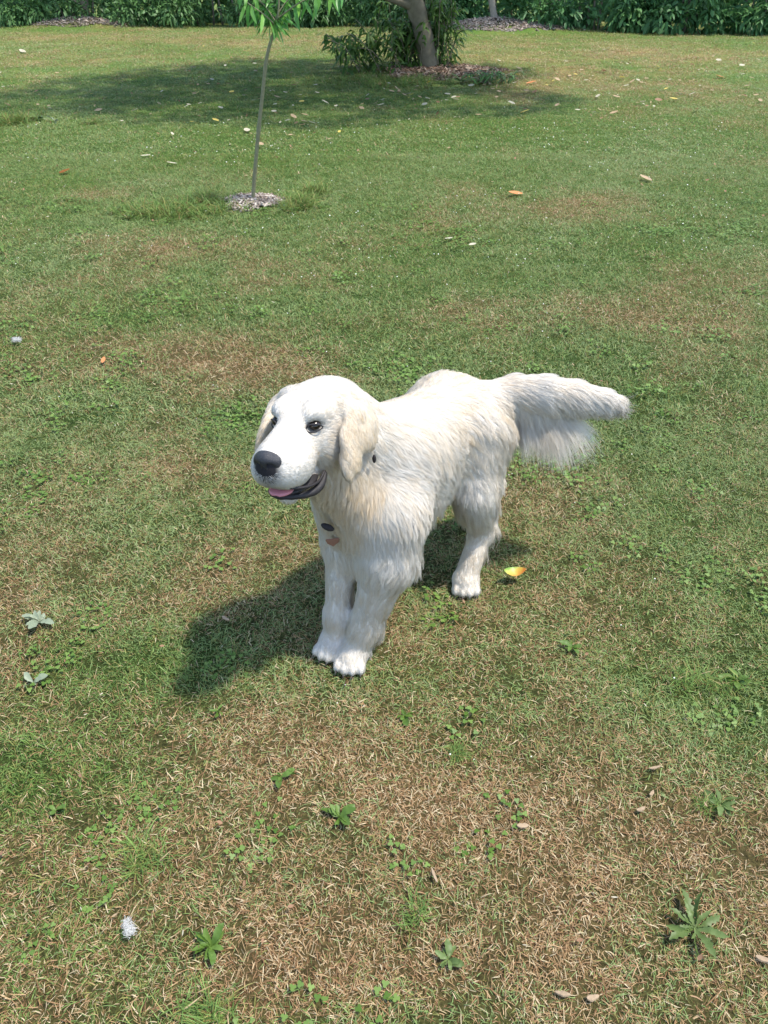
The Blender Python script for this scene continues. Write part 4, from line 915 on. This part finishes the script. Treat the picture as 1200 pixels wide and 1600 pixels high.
chip(1190, 1502, .034, .016, -.4, 'pinkish chip at the lower right edge')
chip(540, 1072, .022, .006, 1.4, 'dark reddish brown bit right under the front paw', ROOT, 'bark_bit', 'bark')
chip(765, 932, .022, .006, .2, 'dark brown bit of bark beside the hind paw', ROOT, 'bark_bit', 'bark')
# fluffy white feather
WF = simple('fluff', (.66, .655, .63), .8, .1, .05, 60, .5, 0)
def fluff(px, py, size, label, name='feather', n=900):
    c = U(px, py); CC = []; D_ = []; r = np.random.default_rng(int(px)); nod = r.normal(0, .28, (6, 2)) * (1, .55)
    for i in range(n):
        q = nod[i % 6] + r.normal(0, .12, 2); CC.append(((q[0]) * size, q[1] * size, .016 + r.uniform(0, .012))); D_.append(r.normal(0, 1, 3) * (1, 1, .5))
    me = leaves(name, np.array(CC), np.array(D_), rng.uniform(.08, .24, n) * size, .025 * size, WF, .2); o = link(name, me); o.location = (c[0], c[1], 0); o.rotation_euler = (0, 0, -.4); tag(o, label, 'feather'); return o
fluff(209, 1457, .031, 'white fluffy feather lying in the lower left foreground')
fluff(28, 537, .05, 'small grey white feather near the left edge beside the upper lawn')
# yellow green fallen leaf beside the dog
t = NT('turning_leaf'); pc = t.new('ShaderNodeTexCoord').outputs['Object']; nn = t.noise(3, 3, .6, pc); sx = t.new('ShaderNodeSeparateXYZ'); t.L(pc, sx.inputs[0])
fc = t.math('ADD', t.math('ADD', sx.outputs[1], t.math('MULTIPLY', sx.outputs[0], -.5)), t.math('MULTIPLY', nn.outputs[0], .5))
TURN = t.bsdf(t.ramp(fc, [(0.0, (.45, .16, .03)), (.18, (.50, .34, .05)), (.36, (.42, .42, .09)), (.5, (.17, .30, .04))]).outputs[0], .45, .4, .2)
c = U(801, 906); o = link('fallen_leaf', leafmesh('fallen_leaf', TURN, seed=9, w=.24, curl=1.2)); o.location = (c[0], c[1], .030); o.scale = (.066, .066, .05); o.rotation_euler = (.35, .05, .15)
tag(o, 'curled yellow green leaf with an orange rim lying beside the hind paw', 'leaf')

SCR = [leafmesh('scrap', LF['brown'], seed=5), leafmesh('scrap', LF['tan'], seed=6, w=.15), leafmesh('scrap', LF['cream'], seed=7, w=.12)]
k = 1500; yy = .6 + 20 * rng.uniform(0, 1, k) ** 1.3; xx = rng.uniform(-1, 1, k) * (yy * .62 + .5); sc_ = rng.uniform(.008, .02, k) * np.clip(yy / 4, .7, 2.4)
scatter('leaf_scraps', np.stack([xx, yy, np.full(k, .016) + GEXTRA(xx, yy)], 1), dict(rot=rng.uniform(0, 6.28, k), scl=sc_, sclz=sc_, pick=rng.integers(0, 3, k) + .01, tx=rng.normal(0, .4, k), ty=rng.normal(0, .4, k)), SCR, 'tiny brown and straw coloured leaf scraps lying in the grass', 'leaf scraps')
